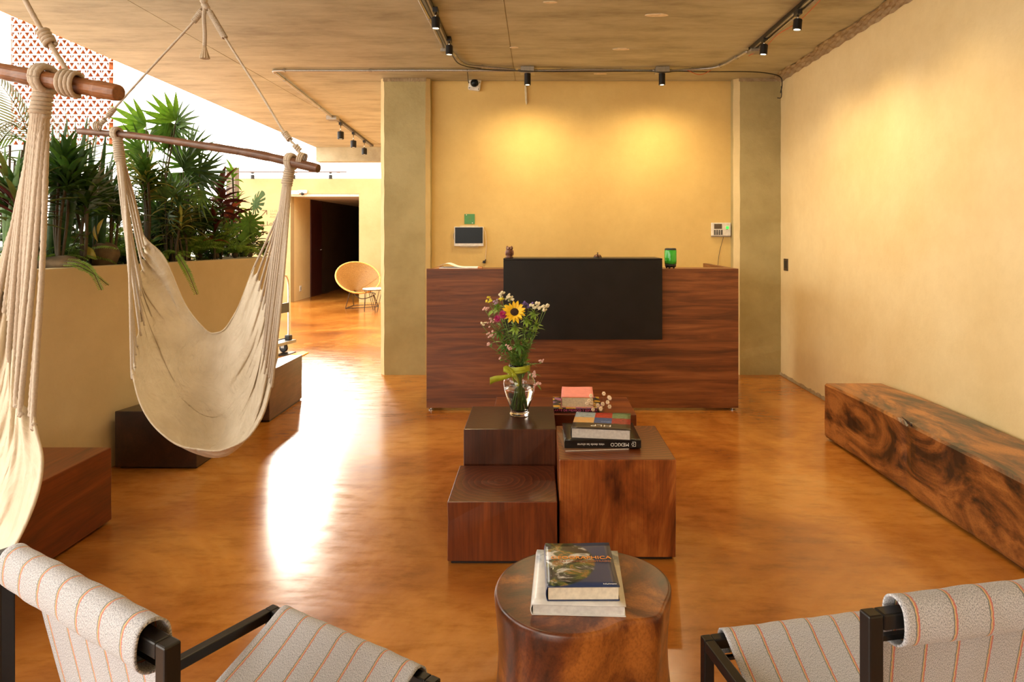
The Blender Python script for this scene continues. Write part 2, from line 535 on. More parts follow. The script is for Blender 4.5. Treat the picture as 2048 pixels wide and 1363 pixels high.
struct('floor', box(nb(), -6.3, 2.6, -3.5, 21, -.12, 0), FLOOR, 'polished orange-brown stained concrete floor')
struct('ground', box(nb(), -40, 30, -30, 60, -.3, -.13), GROUND, 'pale ground of the open atrium and outdoors')
struct('wall_right', box(nb(), XR, XR+.2, -3.5, 6.88, -.1, 3.1), WALLR, 'pale ochre rendered wall on the right')
struct('wall_back', box(nb(), -1.2, XR, 6.68, 6.88, -.1, 3.1), WALLB, 'golden ochre rendered wall behind the reception desk')
struct('wall_rear', box(nb(), -1.3, XR, -3.7, -3.5, -.1, 3.1), WALLR, 'pale ochre wall behind the camera')  # out of view, added to hold back sky light from the rear
struct('wall_lobby', box(nb(), -1.4, -1.2, 6.70, 21, -.1, 3.1), WALL, 'ochre side wall of the far lobby')

CS = nb()
prism(CS, [(edge_x(-3.5)+.01, -3.5), (XR+.2, -3.5), (XR+.2, 11.73), (edge_x(11.73)+.01, 11.73)], CEIL+.006, CEIL+.24)
ceil = struct('ceiling', CS, CONC, 'board-marked concrete ceiling slab')
xj = [None, -2.62, -.215, XR]
yj = [-3.5, -1.83, -.61, .61, 1.83, 3.05, 4.27, 5.49, 6.68, 7.9, 9.12, 10.34, 11.73]
g = .0028
for j in range(len(yj)-1):
    for i in range(3):
        y0, y1 = yj[j]+g, yj[j+1]-g
        x1 = xj[i+1]-g
        poly = [(edge_x(y0) if i == 0 else xj[i]+g, y0), (x1, y0), (x1, y1), (edge_x(y1) if i == 0 else xj[i]+g, y1)]
        obj('ceiling_panel', prism(nb(), poly, CEIL+random.uniform(0, .0012), CEIL+.0065), CONC, ceil)
PLUG = plain('pale_mortar', (.80, .66, .46), .8)
for px, py, w in ((1313, 30, .085), (1243, 98, .075), (1028, 94.5, .04), (1200, 147, .07), (1100, 4, .05)):
    d = (CEIL-H)*F/(CY-py); p = P(px, py, d)
    poly = [(p.x+w*cos(a)*random.uniform(.85, 1)*(1 if abs(cos(a)) > .5 else 1.3), p.y+w*.33*sin(a)*random.uniform(.8, 1.2)) for a in [k*pi/5 for k in range(10)]]
    obj('mortar_patch', prism(nb(), poly, CEIL-.004, CEIL+.002), PLUG, ceil)
# rough ledge of raw concrete where the slab meets the right wall
ROUGHC = stucco('raw_brown_concrete', (.46, .36, .22), (.30, .22, .13), bs=1.0, scale=12)
tr = nb()
V = grid(tr, lambda u, v: Vector((XR-.002-(1-v)*(.10+.012*sin(u*60)+.008*sin(u*173)), -3.4+u*10.0, CEIL-.004-.035*v*v-.006*sin(u*310+v*9))), 160, 5)
struct('trim_1', tr, ROUGHC, 'rough raw concrete strip along the top of the right wall')
struct('trim_2', box(nb(), edge_x(11.7), -1.4, 11.735, 11.95, 2.60, 3.08), CONC, 'concrete downstand beam at the far edge of the slab')
lip = nb()
prism(lip, [(edge_x(-3.5)-.04, -3.5), (edge_x(-3.5), -3.5), (edge_x(11.95), 11.95), (edge_x(11.95)-.04, 11.95)], CEIL+.012, CEIL+.10)
struct('trim_3', lip, plain('drip_edge_render', (.55, .38, .18), .8), 'thin brown drip edge along the open side of the slab')

# far lobby wall with the corridor opening
yf = 13.5
OX0, OX1, OZ = -4.886, -3.531, 2.151
fw = nb()
box(fw, -6.08, OX0, yf, yf+.2, -.1, 2.45); box(fw, OX1, -1.4, yf, yf+.2, -.1, 2.45); box(fw, OX0, OX1, yf, yf+.2, OZ, 2.45)
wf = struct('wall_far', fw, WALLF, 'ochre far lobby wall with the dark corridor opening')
struct('wall_corridor_left', box(nb(), OX0-.14, OX0, yf+.2, 14.66, -.1, OZ+.3), WALL, 'ochre side wall just inside the corridor')
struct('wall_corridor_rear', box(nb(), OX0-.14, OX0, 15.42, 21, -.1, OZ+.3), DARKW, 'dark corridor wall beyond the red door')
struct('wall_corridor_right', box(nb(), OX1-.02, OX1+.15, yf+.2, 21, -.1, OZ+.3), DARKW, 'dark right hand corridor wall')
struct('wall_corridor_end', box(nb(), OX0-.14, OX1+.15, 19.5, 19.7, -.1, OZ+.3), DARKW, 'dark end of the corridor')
cc = struct('ceiling_corridor', box(nb(), OX0-.14, OX1+.15, yf+.02, 21, OZ-.055, OZ+.28), plain('cream_ceiling_paint', (.72, .60, .46), .8), 'flat cream corridor ceiling')
obj('recessed_downlight', lathe(nb(), [(.07, OZ-.062), (.085, OZ-.056), (.085, OZ-.05)], (-4.0, 15.3, 0), 16), GREYP, cc)
dr = struct('door_1', box(nb(), OX0-.08, OX0+.02, 14.68, 15.40, 0, OZ-.06), plain('dark_red_door_paint', (.06, .010, .006), .5), 'dark red corridor door')
df = nb(); box(df, OX0-.1, OX0+.01, 14.66, 14.70, 0, OZ-.05); box(df, OX0-.1, OX0+.01, 15.38, 15.42, 0, OZ-.05)
obj('door_frame', df, plain('dark_frame_wood', (.10, .035, .02), .5), dr)
obj('door_handle', tube(nb(), [(OX0+.02, 15.3, 1.0), (OX0+.07, 15.3, 1.0), (OX0+.07, 15.18, 1.0)], .009), CHROME, dr)
dw = struct('window_1', box(nb(), -4.1, -3.6, 19.44, 19.5, 1.65, 2.02), plain('black_transom_glass', (.008, .004, .003), .15), 'dark transom window at the end of the corridor')
fm = nb()
for a in ((-4.14, -3.56, 1.61, 1.65), (-4.14, -3.56, 2.02, 2.06), (-4.14, -4.1, 1.61, 2.06), (-3.6, -3.56, 1.61, 2.06), (-3.87, -3.83, 1.61, 2.06)): box(fm, a[0], a[1], 19.42, 19.5, a[2], a[3])
obj('window_frame', fm, plain('dark_frame_wood', (.10, .035, .02), .5), dw)

# pillars with chamfered corners
def pillar(x0, x1, y0, y1, c, lab, right=True):
    top = CEIL+.02
    n = 34
    rnd = random.Random(int(x0*100))
    bm = nb()
    poly = [(x0, y1), (x0, y0+c), (x0+c, y0)] + ([(x1-c, y0), (x1, y0+c)] if right else [(x1, y0)]) + [(x1, y1)]
    rings = []
    for i in range(n+1):
        z = -.02 + (top+.02)*i/n
        q = lambda s=.0025: rnd.uniform(-s, s)
        ring = [bm.verts.new((px_+(q() if 0 < k < len(poly)-1 else 0), py_+(q() if 0 < k < len(poly)-1 else 0), z)) for k, (px_, py_) in enumerate(poly)]
        rings.append(ring)
    for i in range(n):
        for k in range(len(poly)-1):
            f = bm.faces.new((rings[i][k], rings[i][k+1], rings[i+1][k+1], rings[i+1][k]))
            f.material_index = 1 if (k == 1 or (right and k == 3)) else 0
        bm.faces.new((rings[i][-1], rings[i][0], rings[i+1][0], rings[i+1][-1]))
    bm.faces.new(rings[0][::-1]); bm.faces.new(rings[-1])
    p = struct('pillar', bm, [COLM, COLEDGE], lab)
    fr = nb()
    grid(fr, lambda u, v: Vector((x0+c*.8+(x1-x0-c*1.6)*u, y0-.004-.004*rnd.random(), top-.055+.04*v+.006*rnd.random())), 40, 2)
    obj('rough_top_edge', fr, ROUGHC, p, solid=.008)
    return p
pillar(-1.512, -1.035, 6.55, 7.1, .040, 'olive ochre square pillar left of the reception desk')
pillar(1.892, XR, 6.55, 6.7, .050, 'olive ochre half pillar in the corner right of the desk', right=False)

# low skirting of rough render on the pillars' and right wall's feet
sk = nb()
rnd = random.Random(3)
grid(sk, lambda u, v: Vector((XR-.004-.008*(1-v)*rnd.random(), -3.4+10.0*u, .002+v*(.018+.014*rnd.random()))), 260, 1)
struct('baseboard_right', sk, ROUGHC, 'rough mortar line where the right wall meets the floor', solid=.006)

# ------------------------------------------------------------------ perforated brick screen, far upper left
TERRA = plain('terracotta', (.48, .14, .03), .8, scale=20)
BRW = plain('whitewashed_brick_face', (.84, .84, .85), .8, scale=20)
def lattice_mesh():
    c = bpy.data.curves.new('lattice', 'CURVE'); c.dimensions = '2D'; c.fill_mode = 'BOTH'; c.extrude = .085
    w, h = .1285, .131
    def poly(pts):
        s = c.splines.new('POLY'); s.points.add(len(pts)-1); s.use_cyclic_u = True
        for q, (x, y) in zip(s.points, pts): q.co = (x, y, 0, 1)
    poly([(-w, .001), (w, .001), (w, h), (-w, h)])
    for s in (-1, 1): poly([(s*.062-.047, .010), (s*.062+.047, .010), (s*.062, .090)])
    poly([(-.044, .121), (.044, .121), (0, .042)])
    for s in (-1, 1): poly([(s*.124, .121), (s*.086, .121), (s*.124, .050)])
    o = bpy.data.objects.new('tmp', c); COL.objects.link(o)
    bpy.context.view_layer.update()
    me = bpy.data.meshes.new_from_object(o.evaluated_get(bpy.context.evaluated_depsgraph_get()))
    bpy.data.objects.remove(o); bpy.data.curves.remove(c)
    me.transform(Matrix.Rotation(pi/2, 4, 'X'))
    me.materials.clear(); me.materials.append(BRW); me.materials.append(TERRA)
    me.name = 'brick'
    for p in me.polygons: p.material_index = 0 if abs(p.normal.y) > .7 else 1
    return me
LM = lattice_mesh()
screen = thing('brick_screen', 'white brick screen pierced with small orange triangles, upper left beyond the plants', 'screen', (-8.3, 12, 2.9))
for r in range(19):
    for k in range(8):
        x = -9.30+.13+k*.26+(.13 if r % 2 else 0)
        if x > -7.44: continue
        inst('brick', LM, screen, Matrix.Translation((x, 12, 2.9+r*.132)))
obj('support_beam', box(nb(), -9.6, -7.2, 11.9, 12.2, 2.70, 2.895), plain('grey_beam_concrete', (.45, .44, .43), .8), screen)
obj('side_frame', box(nb(), -7.37, -7.27, 11.86, 12.1, 2.895, 7.2), WHITEW, screen)
struct('wall_left', box(nb(), -10.6, -9.2, 11.7, 12.0, -.1, 7.2), WHITEW, 'grey white pier left of the pierced brick screen')
dp = nb(); tube(dp, [(-9.33, 11.62, 0), (-9.33, 11.62, 7)], .045, 10)
single('drain_pipe', dp, plain('pale_grey_pipe', (.62, .64, .68), .5), 'pale grey drainpipe running up beside the brick screen', 'pipe', sm=True)
post = single('wooden_post', box(nb(), -4.77, -4.63, 10.45, 10.6, 0, 2.375), plain('weathered_grey_wood', (.20, .16, .13), .8, scale=12), 'weathered grey square post behind the red-leaved plant', 'post', bev=.006)

# ------------------------------------------------------------------ wall sign in the lobby
def text_mesh(s, size, ext=.0006, align='CENTER', spacing=1.0, sx=1.0, shear=0):
    c = bpy.data.curves.new('t', 'FONT'); c.body = s; c.size = size; c.extrude = ext; c.align_x = align; c.align_y = 'CENTER'
    c.space_character = spacing; c.shear = shear; c.resolution_u = 3
    o = bpy.data.objects.new('tmp', c); COL.objects.link(o)
    bpy.context.view_layer.update()
    me = bpy.data.meshes.new_from_object(o.evaluated_get(bpy.context.evaluated_depsgraph_get()))
    bpy.data.objects.remove(o); bpy.data.curves.remove(c)
    me.materials.clear()
    if sx != 1: me.transform(Matrix.Diagonal((sx, 1, 1, 1)))
    return me
def text(name, s, size, m, parent, M, **k):
    me = text_mesh(s, size, **k); me.name = name; me.materials.append(m)
    return inst(name, me, parent, M)
STAND = Matrix.Rotation(pi/2, 4, 'X')              # upright, facing the camera
sg = thing('wall_sign', 'dark brown lobby lettering with an upward arrow on the far ochre wall', 'sign', P(548, 440, yf-.004))
text('lobby_lettering', 'Lobby', .115, DKTEXT, sg, Matrix.Translation(P(533, 447, yf-.004)) @ STAND, align='LEFT')
for i, s in enumerate(('11-12', 'Apto', 'Amenid')):
    text('small_lettering', s, .062, plain('faded_lettering', (.40, .25, .12), .8), sg, Matrix.Translation(P(539.5, 422+i*5.6, yf-.004)) @ STAND, align='LEFT')
ar = nb()
for a, b in (((519, 436), (532.5, 421)), ((524.5, 420.6), (533.6, 420.6)), ((533.4, 420), (533.4, 428.5))):
    tube(ar, [P(*a, yf-.005), P(*b, yf-.005)], .006, 6)
obj('arrow', ar, DKTEXT, sg)
sn = nb()
for k in range(8):
    a = k*pi/4
    c = P(524, 448, yf-.005)
    tube(sn, [c+Vector((cos(a)*.018, 0, sin(a)*.018)), c+Vector((cos(a)*.044, 0, sin(a)*.044))], [.004, .009], 6)
tube(sn, [P(524, 448, yf-.005)+Vector((cos(a)*.022, 0, sin(a)*.022)) for a in [k*pi/8 for k in range(17)]], .004, 5)
obj('sun_symbol', sn, DKTEXT, sg)

el = thing('emergency_light', 'white emergency light with two lamps over the corridor opening', 'lamp', P(598, 386, yf-.05))
c = P(591, 385, yf-.03)
obj('housing', box(nb(), c.x-.10, c.x+.08, yf-.06, yf-.002, c.z-.035, c.z+.04), WHITEP, el, bev=.01)
c = P(605, 384.5, yf-.03)
b_ = nb(); box(b_, c.x-.09, c.x+.09, yf-.06, yf-.002, c.z-.02, c.z+.045)
obj('camera_base', b_, WHITEP, el, bev=.012)
obj('dome', ball(nb(), (c.x, yf-.04, c.z-.025), .035, 12, 8), BLACKP, el, sm=True)
oc = P(596, 577, 14.0)
ox = thing('wall_outlet', 'small pale socket plate low on the ochre corridor wall', 'outlet', (OX0, 14.05, oc.z))
obj('plate', box(nb(), OX0, OX0+.012, 14.0, 14.10, oc.z-.06, oc.z+.06), WHITEP, ox, bev=.004)
obj('socket', box(nb(), OX0+.01, OX0+.016, 14.03, 14.07, oc.z-.03, oc.z+.03), GREYP, ox)

# ------------------------------------------------------------------ reception desk
DZ = 1.086
desk = thing('reception_desk', 'walnut laminate reception desk with a black raised counter panel', 'desk', (.344, 5.4, 0))
obj('front_panel', box(nb(), -.849, 1.537, 5.22, 5.25, .022, DZ), LAM, desk, bev=.0015)
obj('side_panel', box(nb(), -.849, -.819, 5.25, 5.95, .022, DZ-.012), LAM, desk, bev=.001)
obj('side_panel', box(nb(), 1.507, 1.537, 5.25, 6.21, .022, DZ), LAM, desk, bev=.001)
obj('ledge', box(nb(), -.818, 1.506, 5.25, 5.46, DZ-.03, DZ-.001), LAM, desk)
obj('work_top', box(nb(), -.818, 1.506, 5.30, 5.94, .72, .75), LAM, desk)
bp = nb()
box(bp, -.258, .945, 5.165, 5.218, .553, 1.15)
obj('black_counter_panel', bp, BLACKG, desk, bev=.0015, label='black counter panel fixed to the front')
obj('black_counter_top', box(nb(), -.258, .945, 5.165, 5.50, 1.151, 1.167), BLACKG, desk, bev=.001)
for x in (-.815, .344, 1.50):
    f = nb(); lathe(f, [(.020, 0), (.020, .006), (.007, .008), (.007, .03)], (x, 5.25, 0), 14)
    obj('levelling_foot', f, CHROME, desk, sm=False)
    obj('foot_bracket', box(nb(), x-.022, x+.022, 5.225, 5.27, .022, .05), BLACKP, desk)

# things on the desk
pp = thing('paper_stack', 'white papers with one sheet curling up, left end of the desk', 'papers', (-.56, 5.36, DZ))
sheet = nb()
def sheet_fn(x0, w, zf, y0=5.235, dy=.19):
    return lambda u, v: Vector((x0+w*u, y0+dy*v, zf(u)))
grid(sheet, sheet_fn(-.765, .30, lambda u: DZ+.008+.030*math.exp(-((u-.22)/.20)**2)), 20, 4)
obj('curling_sheet', sheet, PAPER, pp, solid=.001)
obj('sheet_pile', box(nb(), -.755, -.46, 5.235, 5.43, DZ+.0005, DZ+.0065), PAPER, pp)
cb = nb(); box(cb, -.80, -.43, 5.232, 5.44, DZ-.0005, DZ+.0004)
obj('clipboard', cb, plain('tan_board', (.42, .22, .09), .6), pp)
obj('clip', box(nb(), -.46, -.425, 5.245, 5.30, DZ+.001, DZ+.014), plain('copper_clip', (.50, .22, .08), .3, .8), pp, bev=.002)

# carved owl figurine: body, ears, eyes, base
ow = thing('owl_figurine', 'small carved brown owl figurine on the black counter', 'figurine', (-.215, 5.24, 1.167))
OWL = plain('carved_dark_resin', (.13, .045, .025), .35, var=.7, scale=160, bs=.6)
o_ = nb()
lathe(o_, [(.026, 0), (.030, .004), (.028, .010), (.021, .014), (.027, .024), (.031, .038), (.030, .050), (.024, .060), (.0235, .064), (.027, .070), (.026, .080), (.024, .086)], (-.215, 5.24, 1.167), 20)
obj('body', o_, OWL, ow, sm=True)
for s in (-1, 1):
    e = nb(); lathe(e, [(.009, 0), (.006, .006), (.001, .011)], (-.215+s*.017, 5.236, 1.167+.083), 8)
    obj('ear', e, OWL, ow)
    e = nb(); ball(e, (-.215+s*.010, 5.217, 1.167+.075), .006, 10, 6, (1, .5, 1))
    obj('eye', e, plain('cream_inlay', (.62, .45, .36), .4), ow)
    e = nb(); ball(e, (-.215+s*.026, 5.237, 1.167+.040), .017, 10, 8, (.45, .9, 1.3))
    obj('wing', e, plain('carved_pale_wing', (.36, .18, .12), .45, var=.8, scale=250, bs=.6), ow)
e = nb(); lathe(e, [(.004, 0), (.001, .007)], (-.215, 5.214, 1.167+.062), 6); obj('beak', e, OWL, ow)

bell = thing('desk_bell', 'small dark bell on the middle of the black counter', 'bell', (.467, 5.30, 1.167))
e = nb(); lathe(e, [(.034, 0), (.034, .004), (.030, .006)], (.467, 5.30, 1.167), 20); obj('base', e, BLACKP, bell)
e = nb(); lathe(e, [(.031, .006), (.029, .014), (.022, .023), (.010, .028), (.002, .029)], (.467, 5.30, 1.167), 20); obj('dome', e, plain('antique_bronze', (.16, .08, .05), .3, .7), bell, sm=True)
e = nb(); lathe(e, [(.003, .028), (.003, .034), (.006, .036), (.006, .039), (.001, .041)], (.467, 5.30, 1.167), 10); obj('button', e, BLACKP, bell)

# green jar; the wax emits faintly in place of light from behind
jc = P(1341, 536, 5.30); jc.z = DZ
jar = thing('green_glass_jar', 'green glass jar candle with a black base and rim at the right of the desk', 'jar', jc)
GG = plain('bright_green_glass', (.07, .60, .06), .08, var=.15, scale=40, Transmission_Weight=.35)
m_, t_, b2 = nt('lit_green_wax'); b2.inputs['Base Color'].default_value = (.10, .55, .08, 1); b2.inputs['Emission Color'].default_value = (.10, .62, .06, 1); b2.inputs['Emission Strength'].default_value = .45
e = nb(); lathe(e, [(.030, .008), (.042, .012), (.044, .035)], jc, 28); obj('base', e, BLACKP, jar, sm=True)
e = nb(); lathe(e, [(.040, .036), (.040, .130)], jc, 28); obj('wax', e, m_, jar)
e = nb(); lathe(e, [(.0445, .034), (.0455, .06), (.0455, .135), (.044, .140)], jc, 28, capb=False, capt=False); obj('glass_wall', e, GG, jar, sm=True, solid=.002)
e = nb(); lathe(e, [(.044, .139), (.0455, .142), (.043, .152), (.038, .156), (.036, .150), (.038, .141)], jc, 28, capb=False, capt=False); obj('rim', e, BLACKP, jar, sm=True)
for k in range(5):
    a = k*2*pi/5+.5; e = nb(); ball(e, (jc.x+.030*cos(a), jc.y+.030*sin(a), jc.z+.007), .0085, 8, 6, (1, 1, .85)); obj('foot', e, BLACKP, jar, sm=True)

# ------------------------------------------------------------------ things on the back wall
yb = 6.68
def wx(px): return (px-CX)*yb/F
def wz(py): return H-(py-CY)*yb/F
tb = thing('wall_tablet', 'wall tablet with a black screen above the papers', 'tablet', (wx(938), yb-.03, wz(492)))
obj('housing', box(nb(), wx(909), wx(967.5), yb-.030, yb-.006, wz(492), wz(453)), WHITEP, tb, bev=.004)
m_, t_, b2 = nt('dark_screen_glass'); b2.inputs['Base Color'].default_value = (.006, .010, .014, 1); b2.inputs['Roughness'].default_value = .25; b2.inputs['Specular IOR Level'].default_value = .25
SCREEN = m_
obj('screen', box(nb(), wx(911), wx(966), yb-.034, yb-.0295, wz(486), wz(454.5)), SCREEN, tb, bev=.002)
e = nb(); tube(e, spline([(wx(911), yb-.02, wz(460)), (wx(907.5), yb-.015, wz(472)), (wx(911), yb-.02, wz(484))], 12), .003, 6)
obj('side_cable', e, GREYP, tb, sm=True)
e = nb(); box(e, wx(920), wx(957), yb-.012, yb-.001, wz(494.5), wz(450.5)); obj('mounting_plate', e, plain('cream_bracket', (.70, .60, .40), .6), tb, bev=.003)
cd = thing('tablet_cord', 'cream cord with a black plug hanging beside the wall tablet', 'cord', (wx(971), yb-.02, wz(523)))
e = nb(); tube(e, spline([(wx(967), yb-.02, wz(457)), (wx(971.5), yb-.018, wz(466)), (wx(973), yb-.02, wz(490)), (wx(971), yb-.02, wz(520))], 20), .0035, 6)
obj('cable', e, plain('cream_cable', (.80, .62, .40), .5), cd, sm=True)
e = nb(); box(e, wx(966), wx(971.5), yb-.035, yb-.006, wz(526), wz(520.5)); obj('plug', e, BLACKP, cd, bev=.004)
e = nb()
for s in (-1, 1): tube(e, [(wx(966), yb-.02+s*.006, wz(524)), (wx(964), yb-.02+s*.006, wz(525.5))], .002, 6)
tube(e, [(wx(970), yb-.02, wz(521)), (wx(972), yb-.02, wz(518.5))], .006, 6)
obj('prong', e, BLACKP, cd)
GRN = plain('green_card', (.10, .33, .12), .6, var=.05)
gc = thing('green_wall_card', 'small square green card screwed to the wall above the tablet', 'card', (wx(939), yb-.003, wz(447.5)))
obj('card', box(nb(), wx(929), wx(949.5), yb-.006, yb, wz(447.7), wz(427.7)), GRN, gc)
for px, py in ((933, 429.5), (945, 445.5)):
    e = nb(); ball(e, (wx(px), yb-.007, wz(py)), .006, 10, 6, (1, .4, 1)); obj('screw', e, WHITEP, gc, sm=True)
e = nb()
for k in range(3): box(e, wx(937.5+k*1.7), wx(938.1+k*1.7), yb-.0068, yb-.006, wz(440), wz(433))
obj('printed_mark', e, plain('olive_mark', (.20, .30, .10), .6), gc)

tc_ = thing('time_clock', 'white fingerprint time clock with keypad right of the desk', 'time clock', (wx(1441), yb-.03, wz(471)))
obj('housing', box(nb(), wx(1421.5), wx(1460), yb-.034, yb-.004, wz(471.5), wz(445)), WHITEP, tc_, bev=.006)
e = nb(); box(e, wx(1422), wx(1459), yb-.026, yb, wz(473), wz(470.5)); obj('mounting_plate', e, GREYP, tc_, bev=.002)
obj('screen', box(nb(), wx(1426.5), wx(1442), yb-.036, yb-.033, wz(457.5), wz(447.5)), plain('brown_grey_display', (.10, .075, .055), .2), tc_)
for r in range(4):
    for k in range(4):
        obj('key', box(nb(), wx(1426.2+k*4.6), wx(1429.4+k*4.6), yb-.037, yb-.0335, wz(461.6+r*2.5), wz(459.7+r*2.5)), BLACKP, tc_)
obj('fingerprint_sensor', box(nb(), wx(1450), wx(1455.5), yb-.037, yb-.033, wz(457.5), wz(452.3)), emis('lit_green_sensor', (.04, .80, .08), 1.2), tc_, bev=.002)
obj('sensor_window', box(nb(), wx(1450.8), wx(1453.4), yb-.0385, yb-.0365, wz(458.9), wz(457.8)), BLACKP, tc_)
cd = nb(); tube(cd, spline([P(1446, 471, yb-.015), P(1446.5, 475, yb-.01), P(1442, 492, yb-.008), P(1438, 510, yb-.008), P(1435.5, 533, yb-.02)], 24), .0022, 6)
single('power_cord', cd, BLACKP, 'thin black cord hanging from the time clock down behind the desk', 'cord', sm=True)

dcp = P(950, 170, yb)
dc = thing('dome_camera', 'white dome security camera at the top of the back wall', 'camera', (dcp.x, yb-.03, dcp.z-.06))
M0 = Matrix.Translation(Vector((dcp.x, yb-.018, dcp.z))) @ Matrix.Rotation(radians(8), 4, 'Y')
e = nb(); box(e, -.060, .060, -.032, .016, -.062, .062, M0); obj('base_plate', e, WHITEP, dc, bev=.018)
e = nb(); bmesh.ops.create_uvsphere(e, u_segments=20, v_segments=12, radius=.039, matrix=M0 @ Matrix.Translation((0, -.035, .008))); obj('dome', e, SCREEN, dc, sm=True)
e = nb(); tube(e, [M0 @ Vector((.043*cos(a), -.034, .008+.043*sin(a))) for a in [k*2*pi/24 for k in range(25)]], .006, 8); obj('dome_ring', e, WHITEP, dc, sm=True)
for x, z in ((-.045, -.045), (.045, -.045), (.047, .02)):
    e = nb(); ball(e, M0 @ Vector((x, -.034, z)), .005, 8, 6); obj('screw', e, BLACKP, dc)
e = nb(); tube(e, spline([(dcp.x+.01, yb-.02, dcp.z+.06), (dcp.x-.04, yb-.02, dcp.z+.075), (dcp.x-.055, yb-.06, CEIL-.03), (dcp.x-.04, yb-.3, CEIL-.012), (dcp.x-.02, yb-.55, CEIL-.02)], 24), .004, 6)
obj('cable', e, BLACKP, dc, sm=True)

pv = nb(); zt = CEIL-.005
tube(pv, [(wx(1051), yb-.014, zt), (wx(1052), yb-.014, zt-.10), (wx(1053), yb-.012, wz(205)), (wx(1053), yb-.010, wz(210))], [.012, .012, .011, .003], 10)
single('pipe_stub', pv, plain('pale_pvc', (.70, .62, .42), .5), 'short pale plastic pipe stub coming down the back wall', 'pipe', sm=True)

zz = 1.035
sw = thing('switch_plate', 'slim dark switch plate on the right wall near the corner', 'switch', (XR-.005, 6.405, 1.007))
obj('plate', box(nb(), XR-.008, XR, 6.355, 6.455, 1.007, 1.12), plain('brown_switch_plate', (.06, .035, .02), .4), sw, bev=.003)
obj('rocker', box(nb(), XR-.011, XR-.007, 6.375, 6.435, 1.03, 1.10), BLACKP, sw, bev=.001)

# ------------------------------------------------------------------ ceiling tracks, conduits and lamps
LZ = CEIL
def lamp_light(loc, energy, aim=None, size=1.15, blend=.7):
    d = bpy.data.lights.new('lamp_light', 'SPOT'); d.energy = energy; d.color = (1, .74, .40); d.spot_size = size; d.spot_blend = blend; d.shadow_soft_size = .03
    o = bpy.data.objects.new('lamp_light', d); COL.objects.link(o); o.location = loc
    v = (Vector(aim)-Vector(loc)) if aim is not None else Vector((0, 0, -1))
    o.rotation_euler = v.to_track_quat('-Z', 'Y').to_euler()
    return o

def track(name, a, b, w, label, group=None, z=LZ):
    t = thing(name, label, 'track', (Vector(a)+Vector(b))/2, 0, group)
    a = Vector(a); b = Vector(b); d = (b-a).normalized(); s = Vector((d.y, -d.x, 0))*w/2
    rail = nb()
    prism(rail, [tuple((p+q)[:2]) for p, q in ((a, -s), (a, s), (b, s), (b, -s))], z-.026, z-.001)
    obj('rail', rail, BLACKM, t)
    slot = nb()
    prism(slot, [tuple((p+q)[:2]) for p, q in ((a, -s*.35), (a, s*.35), (b, s*.35), (b, -s*.35))], z-.0275, z-.0255)
    obj('conductor_slot', slot, STEEL, t)
    for e_, dd in ((a, -d), (b, d)):
        cp = nb(); p2 = e_+dd*.02; s2 = s*1.15
        prism(cp, [tuple(q[:2]) for q in (e_-s2, e_+s2, p2+s2, p2-s2)], z-.029, z-.001); obj('end_cap', cp, BLACKP, t)
    return t

def track_head(x, y, ztop, zbot, r, label, group=None, on=True, tilt=0, seg=20, lens=LAMPON, hang=.035):
    t = thing('track_spotlight', label, 'spotlight', (x, y, CEIL-.027), 0, group)
    top = ztop+hang+.02
    e = nb(); box(e, x-.017, x+.017, y-.035, y+.035, top-.03, top+.004); obj('adapter', e, BLACKP, t, bev=.003)
    e = nb(); tube(e, [(x, y, top-.03), (x, y, ztop-.004)], .006, 8); obj('stem', e, CHROME, t, sm=True)
    M = Matrix.Translation((x, y, ztop)) @ Matrix.Rotation(tilt, 4, 'Y')
    h = ztop-zbot
    e = nb(); lathe(e, [(r*.8, 0), (r, -.006), (r, -h+.004), (r*.96, -h), (r*.80, -h), (r*.78, -h+.012)], (0, 0, 0), seg, M, capb=True, capt=False)
    obj('can', e, BLACKM, t, sm=False)
    e = nb(); lathe(e, [(.0005, -h+.006), (r*.78, -h+.006)], (0, 0, 0), seg, M, capb=False, capt=False)
    obj('lens', e, lens, t)
    return t

tl = track('ceiling_track', (-.675, 1.9, LZ), (-.70, 5.36, LZ), .035, 'black ceiling track left of centre, running towards the camera')
track_head(-.690+.026, 4.455, 2.765, 2.690, .0275, 'lit black spotlight on the left centre track, nearer to the camera')
track_head(-.697+.026, 5.19, 2.785, 2.712, .0275, 'lit black spotlight at the far end of the left centre track')
trr = track('ceiling_track', (1.71, 1.9, LZ), (1.71, 5.45, LZ), .035, 'black ceiling track running along the right side')
track_head(1.712, 4.485, 2.762, 2.690, .0285, 'bright black spotlight on the right track, nearer to the camera', tilt=.1)
track_head(1.708, 5.14, 2.778, 2.700, .0285, 'bright black spotlight on the right track, farther from the camera', tilt=.1)
tf = track('ceiling_track', (-2.575, 8.75, LZ), (-2.77, 11.4, LZ), .045, 'black ceiling track over the lobby, far left')
for y in (8.99, 9.85, 10.72):
    x = -2.575-(y-8.75)*.0736
    track_head(x, y, 2.70-.0, 2.60, .042, {8.99: 'black spotlight on the lobby track, nearest of the three', 9.85: 'black spotlight in the middle of the lobby track', 10.72: 'black spotlight at the far end of the lobby track'}[y], lens=LAMPFAR, hang=.095)

